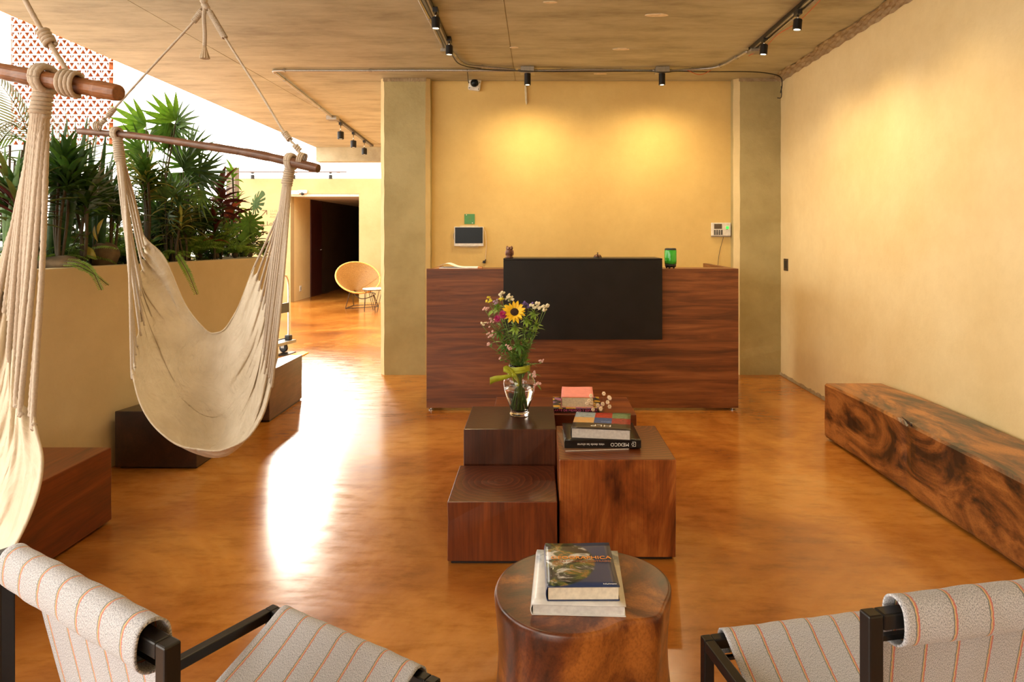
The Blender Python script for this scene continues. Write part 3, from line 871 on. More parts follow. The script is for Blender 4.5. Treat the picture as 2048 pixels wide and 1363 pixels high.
wt = thing('wall_track', 'thin dark track high on the far ochre wall', 'track', P(585, 343, 13.3))
a, b = P(478, 343.5, 13.3), P(693, 343.5, 13.3)
e = nb(); box(e, a.x, b.x, 13.29, 13.32, a.z-.012, a.z+.012); obj('rail', e, plain('brown_rail', (.12, .05, .025), .4), wt)
for x in (a.x+.2, 0.5*(a.x+b.x), b.x-.2):
    e = nb(); box(e, x-.012, x+.012, 13.32, 13.52, a.z-.01, a.z+.01); obj('wall_bracket', e, BLACKM, wt)
for i, px in enumerate((505, 587, 661)):
    p = P(px, 350, 13.3)
    t = thing('track_spotlight', ['small dark spotlight at the left of the thin far wall track', 'small dark spotlight half behind the hammock ropes on the thin far wall track', 'small dark spotlight at the right of the thin far wall track'][i], 'spotlight', p)
    z0 = a.z-.012
    e = nb(); box(e, p.x-.022, p.x+.022, 13.285, 13.325, z0-.025, z0+.001); obj('adapter', e, BLACKP, t)
    e = nb(); tube(e, [(p.x, 13.305, z0-.02), (p.x, 13.305, z0-.06)], .006, 6); obj('stem', e, STEEL, t)
    e = nb(); lathe(e, [(.025, -.045), (.036, -.055), (.036, -.125), (.030, -.126)], (p.x, 13.305, z0), 16); obj('can', e, BLACKM, t)

# downlights on junction boxes
for i, px in enumerate((1055, 1324)):
    x = (px-CX)*6.12/F
    t = thing('surface_downlight', ('black cylinder downlight under the left grey junction box', 'black cylinder downlight under the right grey junction box')[i], 'downlight', (x, 6.12, CEIL-.05))
    j = thing('junction_box', ('grey metal junction box above the left black downlight', 'grey metal junction box above the right black downlight')[i], 'junction box', (x, 6.12, CEIL-.05))
    obj('box', box(nb(), x-.060, x+.060, 6.07, 6.17, CEIL-.055, CEIL-.001), STEEL, j, bev=.003)
    obj('cover', box(nb(), x-.064, x+.064, 6.066, 6.174, CEIL-.058, CEIL-.054), STEEL, j, bev=.001)
    for s in (-1, 1):
        e = nb(); tube(e, [(x+s*.058, 6.12, CEIL-.03), (x+s*.085, 6.12, CEIL-.03)], .015, 10); obj('connector', e, STEEL, j, sm=True)
    e = nb(); lathe(e, [(.029, -.058), (.029, -.158), (.027, -.160), (.0235, -.160), (.022, -.15)], (x, 6.12, CEIL), 20, capt=False); obj('can', e, BLACKM, t)
    e = nb(); lathe(e, [(.0005, -.154), (.0225, -.154)], (x, 6.12, CEIL), 20, capb=False, capt=False); obj('lens', e, LAMPON, t)

cz = CEIL-.018
def cable(name, ctrl, r, m, label, n=60, seg=8, cat='conduit', straps=0, group=None):
    pts = spline(ctrl, n)
    t = thing(name, label, cat, Vector(pts[n//2]), 0, group)
    e = nb(); tube(e, pts, r, seg); obj('tube' if cat == 'conduit' else 'cable', e, m, t, sm=True)
    for k in range(straps):
        i = int((k+.5)/straps*n); p = Vector(pts[i]); q = Vector(pts[min(i+1, n)]); d = (q-p).normalized()
        s = nb(); tube(s, [p-d*.010, p+d*.010], r*1.35, 10); obj('strap', s, STEEL, t)
    return t
cable('conduit', [(-.14-.06, 6.12, cz-.012), (-.9, 6.16, cz), (-1.7, 6.17, cz), (-2.32, 6.17, cz), (-2.395, 6.22, cz), (-2.405, 6.32, cz), (-2.5, 7.5, cz), (-2.595, 8.62, cz)], .0125, STEEL, 'long grey conduit turning a corner on the ceiling at the left', 120, straps=6)
jb = thing('junction_box', 'grey junction box at the near end of the lobby track', 'junction box', (-2.60, 8.66, CEIL-.04))
obj('box', box(nb(), -2.665, -2.535, 8.60, 8.74, CEIL-.05, CEIL-.001), STEEL, jb, bev=.003)
cable('conduit', [(-.03, 6.13, cz-.012), (.5, 6.14, cz), (1.03, 6.13, cz-.010)], .0125, STEEL, 'straight grey conduit between the two junction boxes', 30, straps=2)
cable('conduit', [(1.20, 6.13, cz-.012), (1.42, 6.12, cz), (1.56, 6.06, cz), (1.63, 5.92, cz), (1.66, 5.75, cz), (1.70, 5.52, cz)], .0125, STEEL, 'grey conduit curving from the right junction box to the right track', 60, straps=3)
cable('conduit', [(-.20, 6.10, cz-.012), (-.45, 6.04, cz), (-.60, 5.98, cz), (-.66, 5.84, cz), (-.685, 5.60, cz), (-.70, 5.46, cz)], .0125, STEEL, 'short grey conduit bending up to the left centre track', 50, straps=2)
cable('conduit', [(-.735, 1.9, cz), (-.742, 3.6, cz), (-.745, 5.4, cz)], .012, STEEL, 'grey conduit alongside the left centre track', 20, straps=3)
cable('conduit', [(1.755, 1.9, cz), (1.755, 3.6, cz), (1.75, 5.42, cz)], .012, STEEL, 'grey conduit alongside the right track', 20, straps=3)
for x, lab in ((-.72, 'grey junction box at the far end of the left centre track'), (1.73, 'grey junction box at the far end of the right track')):
    j = thing('junction_box', lab, 'junction box', (x, 5.43, CEIL-.04))
    obj('box', box(nb(), x-.045, x+.045, 5.385, 5.47, CEIL-.05, CEIL-.0275), STEEL, j, bev=.003)
    obj('cover', box(nb(), x-.049, x+.049, 5.381, 5.474, CEIL-.054, CEIL-.049), STEEL, j, bev=.001)
rnd = random.Random(8)
cable('loose_cable', [(-.70, 5.5, CEIL-.034), (-.66, 5.86, CEIL-.04), (-.45, 6.06, CEIL-.034), (-.14, 6.045, CEIL-.05), (.1, 6.1, CEIL-.043), (.7, 6.12, CEIL-.035), (1.0, 6.10, CEIL-.04), (1.06, 6.04, CEIL-.062), (1.16, 6.04, CEIL-.062), (1.24, 6.1, CEIL-.04), (1.5, 6.14, CEIL-.035), (1.9, 6.2, CEIL-.02), (2.1, 6.22, CEIL-.03), (2.24, 6.3, CEIL-.045), (2.30, 6.42, CEIL-.09), (2.315, 6.5, CEIL-.15)], .005, BLACKP, 'loose black cable following the conduit to the right corner', 140, 6, 'cable')
cable('corner_cable', [(2.30, 6.44, CEIL-.10), (2.31, 6.46, CEIL-.17), (2.295, 6.44, CEIL-.21), (2.26, 6.43, CEIL-.212)], .004, BLACKP, 'dangling cable end in the top right corner', 20, 6, 'cable')
REDW = plain('red_wire_sheath', (.55, .08, .03), .4)
cable('red_wire', [(1.745, 4.0, CEIL-.03), (1.775, 4.6, CEIL-.05), (1.74, 4.95, CEIL-.05), (1.77, 5.3, CEIL-.04), (1.70, 5.5, CEIL-.06)], .0025, REDW, 'thin red wire running beside the right track', 40, 6, 'wire')
cable('red_wire', [(1.34, 6.10, CEIL-.032), (1.45, 6.10, CEIL-.07), (1.55, 6.1, CEIL-.033)], .0025, REDW, 'short red wire sagging under the conduit right of the right downlight', 20, 6, 'wire')

for x in (-.09, 1.117):
    lamp_light((x, 6.12, CEIL-.165), 48, (x, 6.40, 0), 2.9, 1.0)
for y in (8.99, 9.85, 10.72):
    lamp_light((-2.575-(y-8.75)*.0736, y, 2.59), 110, (-2.75-(y-8.75)*.0736, y+.1, 0), 2.5, 1.0)
for i, (x, y) in enumerate(((-.66, 3.55), (-.655, 2.45), (1.712, 3.7), (1.712, 2.6))):  # extra spotlights out of view, added to brighten the room
    track_head(x, y, 2.77, 2.695, .0275, ['lit spotlight third from the far end of the left centre track', 'lit spotlight at the near end of the left centre track', 'lit spotlight third from the far end of the right track', 'lit spotlight at the near end of the right track'][i])
    lamp_light((x, y, 2.685), 22, (x+(.5 if x > 0 else -.1), y+.1, 0), 2.2, 1.0)
lamp_light((-.664, 4.455, 2.68), 42, (-.6, 4.5, 0), 2.2, 1.0)
lamp_light((-.671, 5.19, 2.70), 42, (-.6, 5.3, 0), 2.2, 1.0)
lamp_light((1.712, 4.485, 2.68), 42, (2.2, 4.6, 0), 2.2, 1.0)
lamp_light((1.708, 5.14, 2.69), 30, (2.2, 5.3, 0), 2.2, 1.0)

# ------------------------------------------------------------------ solid wood blocks
def block(name, x0, x1, y0, y1, z1, m, label, cat='side table', jit=.004, seed=1, bev=.004, feet=True, poly=None, group=None):
    rnd = random.Random(seed)
    poly = poly or [(x0, y0), (x1, y0), (x1, y1), (x0, y1)]
    cx = sum(p[0] for p in poly)/len(poly); cy = sum(p[1] for p in poly)/len(poly)
    t = thing(name, label, cat, (cx, cy, 0), 0, group)
    bm = nb(); prism(bm, poly, .012, z1)
    bmesh.ops.subdivide_edges(bm, edges=bm.edges, cuts=2, use_grid_fill=True)
    for v in bm.verts:
        v.co += Vector((rnd.uniform(-jit, jit), rnd.uniform(-jit, jit), 0))*.4
    obj('body', bm, m, t, bev=bev)
    base = nb()
    q = [(cx+(p[0]-cx)*.94, cy+(p[1]-cy)*.94) for p in poly]
    prism(base, q, 0, .0125)
    obj('base_pad', base, BLACKP, t)
    return t
block('wood_block_table', -.368, .080, 2.792, 3.232, .256, W_A, 'low reddish wood block with growth rings on top, nearest left of the coffee table group', seed=1)
block('wood_block_table', -.351, .087, 3.242, 3.674, .424, W_B, 'dark wood block under the flower vase', seed=2)
block('wood_block_table', .090, .573, 2.826, 3.329, .417, W_C, 'tall orange-brown wood cube with the black book on top', seed=3)
block('wood_block_table', -.246, .535, 3.69, 4.09, .375, W_D, 'wide reddish wood block farthest back, under the pink book', seed=4)

# left benches follow the planter on their left side
def plx(y): return -2.567+(y-3.55)*.2525
block('wood_bench', 0, 0, 0, 0, .351, W_L1, 'reddish brown wooden bench nearest the camera on the left, by the planter', 'bench', seed=5,
      poly=[(plx(1.5)+.03, 1.5), (-2.0, 1.5), (-2.0, 3.205), (plx(3.205)+.03, 3.205)])
block('wood_bench', 0, 0, 0, 0, .333, W_L2, 'almost black wooden bench behind the hanging hammock chair', 'bench', seed=6,
      poly=[(plx(3.92)+.045, 3.92), (-1.958, 3.92), (-1.958, 4.82), (plx(4.82)+.03, 4.82)])
block('wood_bench', 0, 0, 0, 0, .363, W_L3, 'grey-brown wooden bench farthest back at the end of the planter', 'bench', seed=7,
      poly=[(plx(4.90)+.03, 4.90), (-1.925, 4.90), (-1.925, 5.58), (plx(5.58)+.03, 5.58)])

# long slab bench on the right, with a split knot in its front top edge
bn = thing('slab_bench', 'long live-wood slab bench with dark figure along the right wall', 'bench', (2.1, 3.2, 0))
bm = nb()
rnd = random.Random(12)
ys = [2.0+(4.5-2.0)*i/50 for i in range(51)]
def bsec(y):
    kn = math.exp(-((y-3.55)/.05)**2)
    x0 = 1.896+(4.5-y)*.018+.006*sin(y*5)+kn*.012
    z1 = .371-.004*sin(y*3)
    b = 2.315-.03*max(0, sin((y-4.1)*4))*(y > 3.9)
    return [(x0+.012, .012), (x0+.002, .03), (x0, .12), (x0+.003, .24), (x0, z1-.012-kn*.012), (x0+.012+kn*.02, z1-kn*.006), (x0+.08, z1), (x0+.2, z1), (b-.02, z1), (b, z1-.015), (b, .15), (b, .012)]
rings = [[bm.verts.new((x+rnd.uniform(-.0012, .0012), y, z)) for x, z in bsec(y)] for y in ys]
for a, b in zip(rings, rings[1:]):
    for k in range(12): bm.faces.new((a[k], a[(k+1) % 12], b[(k+1) % 12], b[k]))
bm.faces.new(rings[0][::-1]); bm.faces.new(rings[-1])
bmesh.ops.recalc_face_normals(bm, faces=bm.faces)
obj('slab', bm, W_BN, bn)
kn = nb()
tube(kn, spline([(1.912, 3.49, .3725), (1.93, 3.55, .3728), (1.95, 3.66, .3725), (2.0, 3.80, .3718)], 20), [.006-.00025*i for i in range(21)], 5)
obj('crack', kn, plain('dark_crack', (.02, .008, .004), .8), bn)
obj('base_pad', box(nb(), 1.96, 2.30, 2.05, 4.46, 0, .0125), BLACKP, bn)

# round stump stool
st = thing('stump_stool', 'round polished tree stump stool with two books on top', 'stool', (.112, 1.75, 0))
bm = nb()
def stf(r, z, a):
    k = z/.45
    bumpf = .020*math.exp(-((a-5.60)/.22)**2)*(1 if k > .9 else .75+.25*k) + .012*sin(2*a+.6)+.006*sin(3*a+1.1)
    dent = -.016*math.exp(-((a-5.20)/.28)**2)*(k**2)
    return max(.001, r+bumpf*min(1, r*5)+dent)
prof = [(.19, 0), (.228, .004), (.236, .03), (.236, .07), (.229, .12), (.219, .18), (.212, .24), (.209, .30), (.211, .35), (.216, .40), (.219, .43), (.219, .443), (.2165, .4485), (.212, .45), (.2105, .45), (.209, .45), (.18, .45), (.12, .45), (.05, .45), (.001, .45)]
lathe(bm, prof, (.112, 1.75, 0), 96, fn=stf, capt=False)
obj('trunk', bm, W_ST, st, sm=True)

# ------------------------------------------------------------------ books
def book(label, x, y, z, w, d, t, cover, rz=0, spine='left', bt=.0025, over=.003, edge=None, name='book', roundsp=True, title=None):
    """x, y = centre; spine 'left' runs along -x, 'front' faces -y"""
    b = thing(name, label, 'book', (x, y, z), rz)
    cov = cover
    L = dict(local=True)
    s = 0.0
    pw0, pw1, pd0, pd1 = -w/2+over, w/2-over, -d/2+over, d/2-over
    if spine == 'left': pw0 = -w/2+bt
    if spine == 'front': pd0 = -d/2+bt
    if spine == 'back': pd1 = d/2-bt
    obj('page_block', box(nb(), pw0, pw1, pd0, pd1, bt, t-bt), edge or PAGES, b, **L)
    cf = nb(); nn = 16
    grid(cf, lambda u, v: Vector((-w/2+w*u, -d/2+d*v, t-bt/2+.0012*sin(u*5)*sin(v*4))), 10, 10, uv=lambda u, v: (u, v))
    o1 = obj('front_cover', cf, cov, b, solid=bt, sm=True, **L)
    o2 = obj('back_cover', box(nb(), -w/2, w/2, -d/2, d/2, 0, bt), cov if not isinstance(cov, list) else cov[0], b, bev=.0008, **L)
    sp = nb()
    if spine == 'left':
        pts = [(-w/2+.001-.0035*sin(pi*i/8), bt/2+(t-bt)*i/8) for i in range(9)]
        grid(sp, lambda u, v: Vector((pts[int(round(u*8))][0], -d/2+d*v, pts[int(round(u*8))][1])), 8, 2)
    else:
        q = -1 if spine == 'front' else 1
        grid(sp, lambda u, v: Vector((-w/2+w*v, q*(d/2-.0012), bt/2+(t-bt)*u)), 4, 2)
    obj('spine', sp, cov if not isinstance(cov, list) else cov[0], b, solid=.0022, **L)
    return b

def uvmat(name, build, rough=.35):
    m, t, b = nt(name)
    tc = t.nodes.new('ShaderNodeTexCoord')
    col = build(t, tc.outputs['UV'])
    t.links.new(col, b.inputs['Base Color']); b.inputs['Roughness'].default_value = rough
    b.inputs['Coat Weight'].default_value = .3
    return m
def mixc(t, f, a, c):
    m = N(t, 'ShaderNodeMix', data_type='RGBA')
    t.links.new(f, m.inputs[0])
    for i, v in ((6, a), (7, c)):
        if isinstance(v, tuple): m.inputs[i].default_value = (*v, 1)
        else: t.links.new(v, m.inputs[i])
    return m.outputs[2]
def mapped(t, uv, scale, loc=(0, 0, 0), rot=(0, 0, 0)):
    mp = N(t, 'ShaderNodeMapping'); mp.inputs['Scale'].default_value = scale; mp.inputs['Location'].default_value = loc; mp.inputs['Rotation'].default_value = rot
    t.links.new(uv, mp.inputs[0]); return mp.outputs[0]
def noise(t, co, s, d=5, r=.6, dist=0):
    n = N(t, 'ShaderNodeTexNoise'); n.inputs['Scale'].default_value = s; n.inputs['Detail'].default_value = d; n.inputs['Roughness'].default_value = r; n.inputs['Distortion'].default_value = dist
    t.links.new(co, n.inputs[0]); return n.outputs[0]
def rmp(t, f, stops, interp='LINEAR'):
    r = ramp(t, stops, interp); t.links.new(f, r.inputs[0]); return r.outputs[0]

def globe_cover(t, uv):
    # printed picture of the earth on dark blue
    vl = N(t, 'ShaderNodeVectorMath', operation='DISTANCE'); vl.inputs[1].default_value = (.10, .62, 0)
    sc_ = mapped(t, uv, (1, 1.15, 1)); t.links.new(sc_, vl.inputs[0])
    n = noise(t, mapped(t, uv, (1, 1.3, 1), loc=(.3, .1, 0)), 3, 8, .6, .8)
    land = rmp(t, n, [(.40, (.008, .010, .018)), (.47, (.02, .04, .03)), (.53, (.10, .13, .03)), (.57, (.34, .18, .05)), (.62, (.06, .10, .06))])
    cl = noise(t, mapped(t, uv, (1.2, 2.6, 1), rot=(0, 0, .5)), 2.2, 8, .62, .8)
    clm = rmp(t, cl, [(.52, (0, 0, 0)), (.60, (1, 1, 1))])
    land = mixc(t, clm, land, (.62, .64, .66))
    sky_ = rmp(t, uv, [(0, (.02, .04, .12)), (1, (.03, .06, .16))])
    edge = rmp(t, vl.outputs['Value'], [(.60, (1, 1, 1)), (.63, (0, 0, 0))])
    return mixc(t, edge, sky_, land)  # flat printed picture
GLOBE = uvmat('globe_cover', globe_cover, .3)
ORANGE = plain('orange_foil_lettering', (.85, .34, .06), .4)

def white_cover(t, uv):
    n = noise(t, uv, 3, 6, .6, 1)
    a = rmp(t, n, [(.40, (.70, .70, .68)), (.58, (.80, .79, .76))])
    sx = N(t, 'ShaderNodeSeparateXYZ'); t.links.new(uv, sx.inputs[0])
    band = rmp(t, sx.outputs[1], [(.55, (0, 0, 0)), (.85, (.8, .8, .8))])
    b = rmp(t, noise(t, uv, 7, 6, .6, 1), [(.40, (.08, .16, .28)), (.6, (.55, .62, .66))])
    return mixc(t, band, a, b)
WHITEC = uvmat('pale_photo_cover', white_cover, .35)

zb = .4505
b1 = book('large white hardback lying under the globe book on the stump stool', .1035, 1.747, zb, .222, .278, .0265, WHITEC, rz=-.045, edge=plain('white_pages', (.66, .65, .62), .8, scale=90))
b2 = book('dark blue paperback with a globe picture and orange title, on the stump stool', .1085, 1.737, zb+.0275, .173, .228, .035, GLOBE, rz=.01)
def flat_text(name, s, size, m, b, x, y, z, rot=0, **k):
    M = WM[b] @ Matrix.Translation((x, y, z)) @ Matrix.Rotation(rot, 4, 'Z')
    return text(name, s, size, m, b, M, ext=.0003, **k)
flat_text('title_lettering', 'GEOGRAPHICA', .0225, ORANGE, b2, .004, .028, .0362)
flat_text('subtitle_lettering', 'ATLAS MUNDIAL ILUSTRADO', .0112, plain('brown_foil_lettering', (.36, .13, .06), .4), b2, .006, .0085, .0362)
flat_text('publisher_lettering', 'h.f.ullmann', .0075, PAPER, b2, .064, -.105, .0362)

# ARTE DE MEXICO book and pink book on the back block
def flowers_cover(t, uv):
    v = N(t, 'ShaderNodeTexVoronoi'); v.inputs['Scale'].default_value = 7; t.links.new(uv, v.inputs[0])
    return rmp(t, v.outputs['Color'], [(.2, (.05, .04, .03)), (.4, (.75, .45, .05)), (.6, (.35, .16, .30)), (.8, (.80, .60, .15))], 'CONSTANT')
FLC = uvmat('flower_painting_cover', flowers_cover)
MAROON = plain('black_maroon_spine', (.012, .004, .006), .4)
PINKT = plain('pink_lettering', (.80, .14, .35), .5)
b3 = book('flower-covered art book lying under the pink book, its black spine lettered in pink', .222, 3.862, .3755, .268, .262, .0235, [MAROON, FLC], rz=-.012, spine='front')
for c_ in b3.children:
    if c_.name.startswith('front_cover'):
        for p_ in c_.data.polygons: p_.material_index = 1
def spine_text(name, s, size, m, b, x, y, z, flip=False, **k):
    M = WM[b] @ Matrix.Translation((x, y, z)) @ Matrix.Rotation(pi/2, 4, 'X')
    if flip: M = M @ Matrix.Rotation(pi, 4, 'Z')
    return text(name, s, size, m, b, M, ext=.0003, **k)
spine_text('spine_lettering', 'ARTE DE MÉXICO Y ESPAÑA', .0165, PINKT, b3, -.128, -.1332, .0118, align='LEFT', sx=1.12)
PINK = plain('salmon_pink_cover', (.84, .30, .28), .5, var=.06)
ORS = plain('orange_cover_edge', (.80, .28, .05), .5)
b4 = book('thick salmon pink book on top of the art book at the back', .226, 3.868, .4, .176, .25, .058, PINK, rz=-.05, edge=plain('cream_pages', (.78, .64, .42), .85, scale=90))
obj('inner_cover_edge', box(nb(), -.082, .086, -.1255, -.1235, .0535, .0562), ORS, b4, local=True)
for k, (s, x, y) in enumerate((('Diccionario', 0, -.02), ('de ideas', .0, -.045))):
    flat_text('faded_title', '. . . . . . . . . . . .', .012, plain('faded_red', (.60, .10, .08), .6), b4, 0, -.04-.03*k, .0592)
    break

# black MEXICO book, colourful book above it, thin booklet beneath
b5 = thing('magazine', 'thin cream-edged booklet sticking out under the black book', 'magazine', (.245, 3.07, .4175), .10)
obj('pages', box(nb(), -.138, .138, -.128, .128, .0006, .0048), PAGES, b5, local=True)
obj('cover', box(nb(), -.14, .14, -.13, .13, .0049, .0058), plain('brown_booklet_cover', (.20, .10, .05), .5), b5, local=True)
BKC = plain('glossy_black_cover', (.010, .009, .009), .25)
b6 = book('large black hardback with white upside-down spine lettering on the tall wood cube', .283, 3.093, .4235, .332, .272, .034, BKC, rz=0, spine='front')
WT = plain('white_lettering', (.80, .77, .72), .5)
spine_text('spine_title', 'MEXICO', .0215, WT, b6, .073, -.1385, .0165, flip=True, sx=1.0)
spine_text('spine_subtitle', 'vista desde las alturas', .0135, WT, b6, -.052, -.1385, .017, flip=True)
lg = nb()
for a, c in (((.122, .008), (.137, .008)), ((.137, .008), (.137, .027)), ((.122, .027), (.137, .027))): tube(lg, [(a[0]+.005, -.1385, a[1]), (c[0]+.005, -.1385, c[1])], .0009, 5)
tube(lg, [(.130+.005*cos(a), -.1385, .0175+.005*sin(a)) for a in [k*2*pi/10 for k in range(11)]], .0009, 5)
obj('publisher_emblem', lg, WT, b6, local=True)

def patch_cover(t, uv):
    sx = N(t, 'ShaderNodeSeparateXYZ'); t.links.new(uv, sx.inputs[0])
    n = noise(t, mapped(t, uv, (2, 6, 1)), 5, 7, .7, 1.5)
    cols = {}
    def tile(c1, c2): return rmp(t, n, [(.38, c1), (.60, c2)])
    top = [tile((.10, .20, .35), (.50, .60, .65)), tile((.20, .01, .01), (.60, .03, .02)), tile((.03, .12, .03), (.20, .30, .18))]
    low = [tile((.65, .50, .30), (.75, .34, .04)), tile((.01, .04, .16), (.03, .12, .42)), tile((.10, .02, .02), (.50, .03, .05))]
    def gt(ch, v):
        g_ = N(t, 'ShaderNodeMath', operation='GREATER_THAN'); g_.inputs[1].default_value = v; t.links.new(sx.outputs[ch], g_.inputs[0]); return g_.outputs[0]
    def row(r): return mixc(t, gt(0, .67), mixc(t, gt(0, .36), r[0], r[1]), r[2])
    c_ = mixc(t, gt(1, .66), row(low), row(top))
    return mixc(t, gt(1, .33), (.035, .025, .02), c_)
PC = uvmat('photo_grid_cover', patch_cover, .3)
b7 = book('thick book with a grid of colourful photographs, on the black book', .294, 3.106, .458, .257, .275, .045, PC, rz=-.14, edge=plain('grey_pages', (.56, .52, .47), .8, scale=90))
flat_text('title_lettering', 'HLP', .036, WT, b7, .0, -.088, .0462, rot=pi, sx=1.5)
flat_text('subtitle_lettering', 'MEXICO', .013, plain('pale_blue_lettering', (.35, .45, .65), .5), b7, .02, -.025, .0462, rot=pi)

# little dried bunch lying behind the books
db = thing('dried_flowers', 'small bunch of pale dried flowers on the back block behind the books', 'flowers', (.33, 3.715, .3755))
rnd = random.Random(5)
DRY = plain('dried_petals', (.78, .62, .46), .8); DST = plain('dried_stem', (.28, .16, .08), .8)
for k in range(17):
    b0 = Vector((.35+rnd.uniform(-.01, .01), 3.72, .378))
    tip = Vector((.335+rnd.uniform(-.075, .065), 3.71+rnd.uniform(-.03, .05), .385+rnd.uniform(.0, .075)+(.02 if k % 4 == 0 else 0)))
    e = nb(); tube(e, spline([b0, b0.lerp(tip, .5)+Vector((0, 0, .01)), tip], 6), .0008, 4); obj('stem', e, DST, db)
    e = nb()
    for q in range(6):
        a = q*pi/3; ball(e, tip+Vector((.006*cos(a), .004*sin(a), .006*sin(a))), .0055, 6, 4)
    obj('flower_head', e, DRY, db)

# ------------------------------------------------------------------ vase with bouquet
vc = Vector((-.092, 3.50, .4245))
vase = thing('glass_vase', 'clear glass vase tied with a lime green ribbon on the dark wood block', 'vase', vc)
def glass_mat(name, c=(1, 1, 1), r=.0):
    m, t, b = nt(name)
    b.inputs['Base Color'].default_value = (*c, 1); b.inputs['Roughness'].default_value = r
    b.inputs['Transmission Weight'].default_value = 1; b.inputs['IOR'].default_value = 1.45
    return m
GLASS = glass_mat('clear_glass')
outer = [(.046, 0), (.051, .003), (.050, .012), (.044, .022), (.048, .035), (.064, .080), (.078, .125), (.084, .160), (.083, .180), (.074, .200), (.058, .214), (.050, .226), (.050, .240), (.057, .262)]
inner = [(.0555, .262), (.048, .240), (.048, .226), (.056, .212), (.072, .198), (.081, .180), (.082, .160), (.076, .125), (.062, .080), (.046, .037), (.038, .024), (.0005, .022)]
e = nb(); lathe(e, outer+inner, vc, 40, capt=False); obj('glass_body', e, GLASS, vase, sm=True)
e = nb(); lathe(e, [(r-.0008, z) for r, z in reversed(inner[5:-1])][:0] or [(.0005, .0225), (.037, .0245), (.0455, .037), (.0615, .080), (.0755, .125), (.079, .143), (.0005, .143)], vc, 32, capb=False, capt=False)
obj('water', e, glass_mat('vase_water'), vase, sm=True)
RIB = plain('lime_satin_ribbon', (.42, .48, .03), .45, var=.1, scale=60)
e = nb()
for dz, rr in ((.224, .0535), (.236, .0545)):
    grid(e, lambda u, v, dz=dz, rr=rr: vc+Vector((rr*cos(u*2*pi), rr*sin(u*2*pi), dz-.003+.022*v+.006*cos(u*2*pi))), 40, 3)
obj('ribbon_band', e, RIB, vase, sm=True, solid=.0012)
kx = vc+Vector((-.030, -.050, .215))
def ribbon(pts, w, twist=(0, 0)):
    bm = nb(); ps = spline(pts, 18)
    fr = frames(ps)
    def fn(u, v):
        i = int(round(u*18)); p, n, b = fr[i]
        a = twist[0]+(twist[1]-twist[0])*u
        s = Vector((0, 0, 1))*cos(a)+Vector((0, 1, 0))*sin(a)
        ww = w[i] if isinstance(w, list) else w
        return p+s*(v-.5)*ww
    grid(bm, fn, 18, 2); return bm
obj('ribbon_tail', ribbon([kx, kx+Vector((-.05, -.01, -.012)), kx+Vector((-.09, -.012, -.018)), kx+Vector((-.118, -.01, -.030))], [.018+.0012*i for i in range(19)], (0, -.3)), RIB, vase, sm=True, solid=.0012)
obj('ribbon_loop', ribbon([kx, kx+Vector((-.03, -.015, .022)), kx+Vector((-.050, -.012, .030)), kx+Vector((-.030, -.004, .036)), kx+Vector((.002, -.004, .012))], .022, (.2, .5)), RIB, vase, sm=True, solid=.0012)
obj('ribbon_loop', ribbon([kx, kx+Vector((.018, -.016, -.014)), kx+Vector((.030, -.018, -.038)), kx+Vector((.010, -.012, -.040)), kx+Vector((-.004, -.006, -.008))], .030, (.5, 1.1)), RIB, vase, sm=True, solid=.0012)
e = nb(); ball(e, kx, .012, 12, 8, (1, .8, 1.1)); obj('ribbon_knot', e, RIB, vase, sm=True)

G1 = plain('stem_green', (.15, .27, .05), .5); G2 = plain('leaf_green', (.09, .22, .03), .5); G3 = plain('light_leaf_green', (.24, .38, .05), .5)
neck = vc+Vector((0, 0, .235))
def stem_to(tip, rnd, par, r=.0014, m=G1):
    a = math.atan2(tip.y-neck.y, tip.x-neck.x)
    foot = vc+Vector((-.024*cos(a)+rnd.uniform(-.012, .012), -.024*sin(a)+rnd.uniform(-.012, .012), .028))
    mid = neck+Vector(((tip.x-neck.x)*.12+rnd.uniform(-.012, .012), (tip.y-neck.y)*.12+rnd.uniform(-.012, .012), 0))
    pts = spline([foot, mid, mid.lerp(tip, .55)+Vector((0, 0, .008)), tip], 14)
    e = nb(); tube(e, pts, r, 5); obj('stem', e, m, par, sm=True)
    return pts
def leaf_mesh(name, L, W, bend, m, fold=.15, n=6, tipw=.0, shape=1.0, mid=None):
    """blade along +X from the origin, bending down, V-folded"""
    bm = nb(); V = []
    for i in range(n+1):
        u = i/n
        w = W*max(.02, sin(pi*min(1, u**shape*.93+.07)))*.5 if not tipw else W*.5*(1-(u**3))
        if i == n: w = W*.01
        x = L*(u if not bend else sin(bend*u)/bend); z = -L*(0 if not bend else (1-cos(bend*u))/bend)
        V.append([bm.verts.new((x, w*s, z+abs(s)*w*fold*2)) for s in (-1, 0, 1)])
    for i in range(n):
        for k in range(2): bm.faces.new((V[i][k], V[i+1][k], V[i+1][k+1], V[i][k+1]))
    me = bpy.data.meshes.new(name); bm.to_mesh(me); bm.free(); me.materials.append(m); smooth(me)
    return me
def aim(p, d, roll=0.0, s=1.0):
    d = Vector(d).normalized()
    z = Vector((0, 0, 1)); y = z.cross(d)
    if y.length < 1e-4: y = Vector((0, 1, 0))
    y.normalize(); z2 = d.cross(y)
    R = Matrix((d, y, z2)).transposed().to_4x4()
    return Matrix.Translation(Vector(p)) @ R @ Matrix.Rotation(roll, 4, 'X') @ Matrix.Diagonal((s, s, s, 1))
rnd = random.Random(21)
BLF = [leaf_mesh('leaf', .055, .016, .6, G2), leaf_mesh('leaf', .045, .020, .4, G3), leaf_mesh('leaf', .06, .012, .9, G1)]
def bq(name, label, tips, cat='flower', group=None):
    t = thing(name, label, cat, neck, 0, group)
    return t
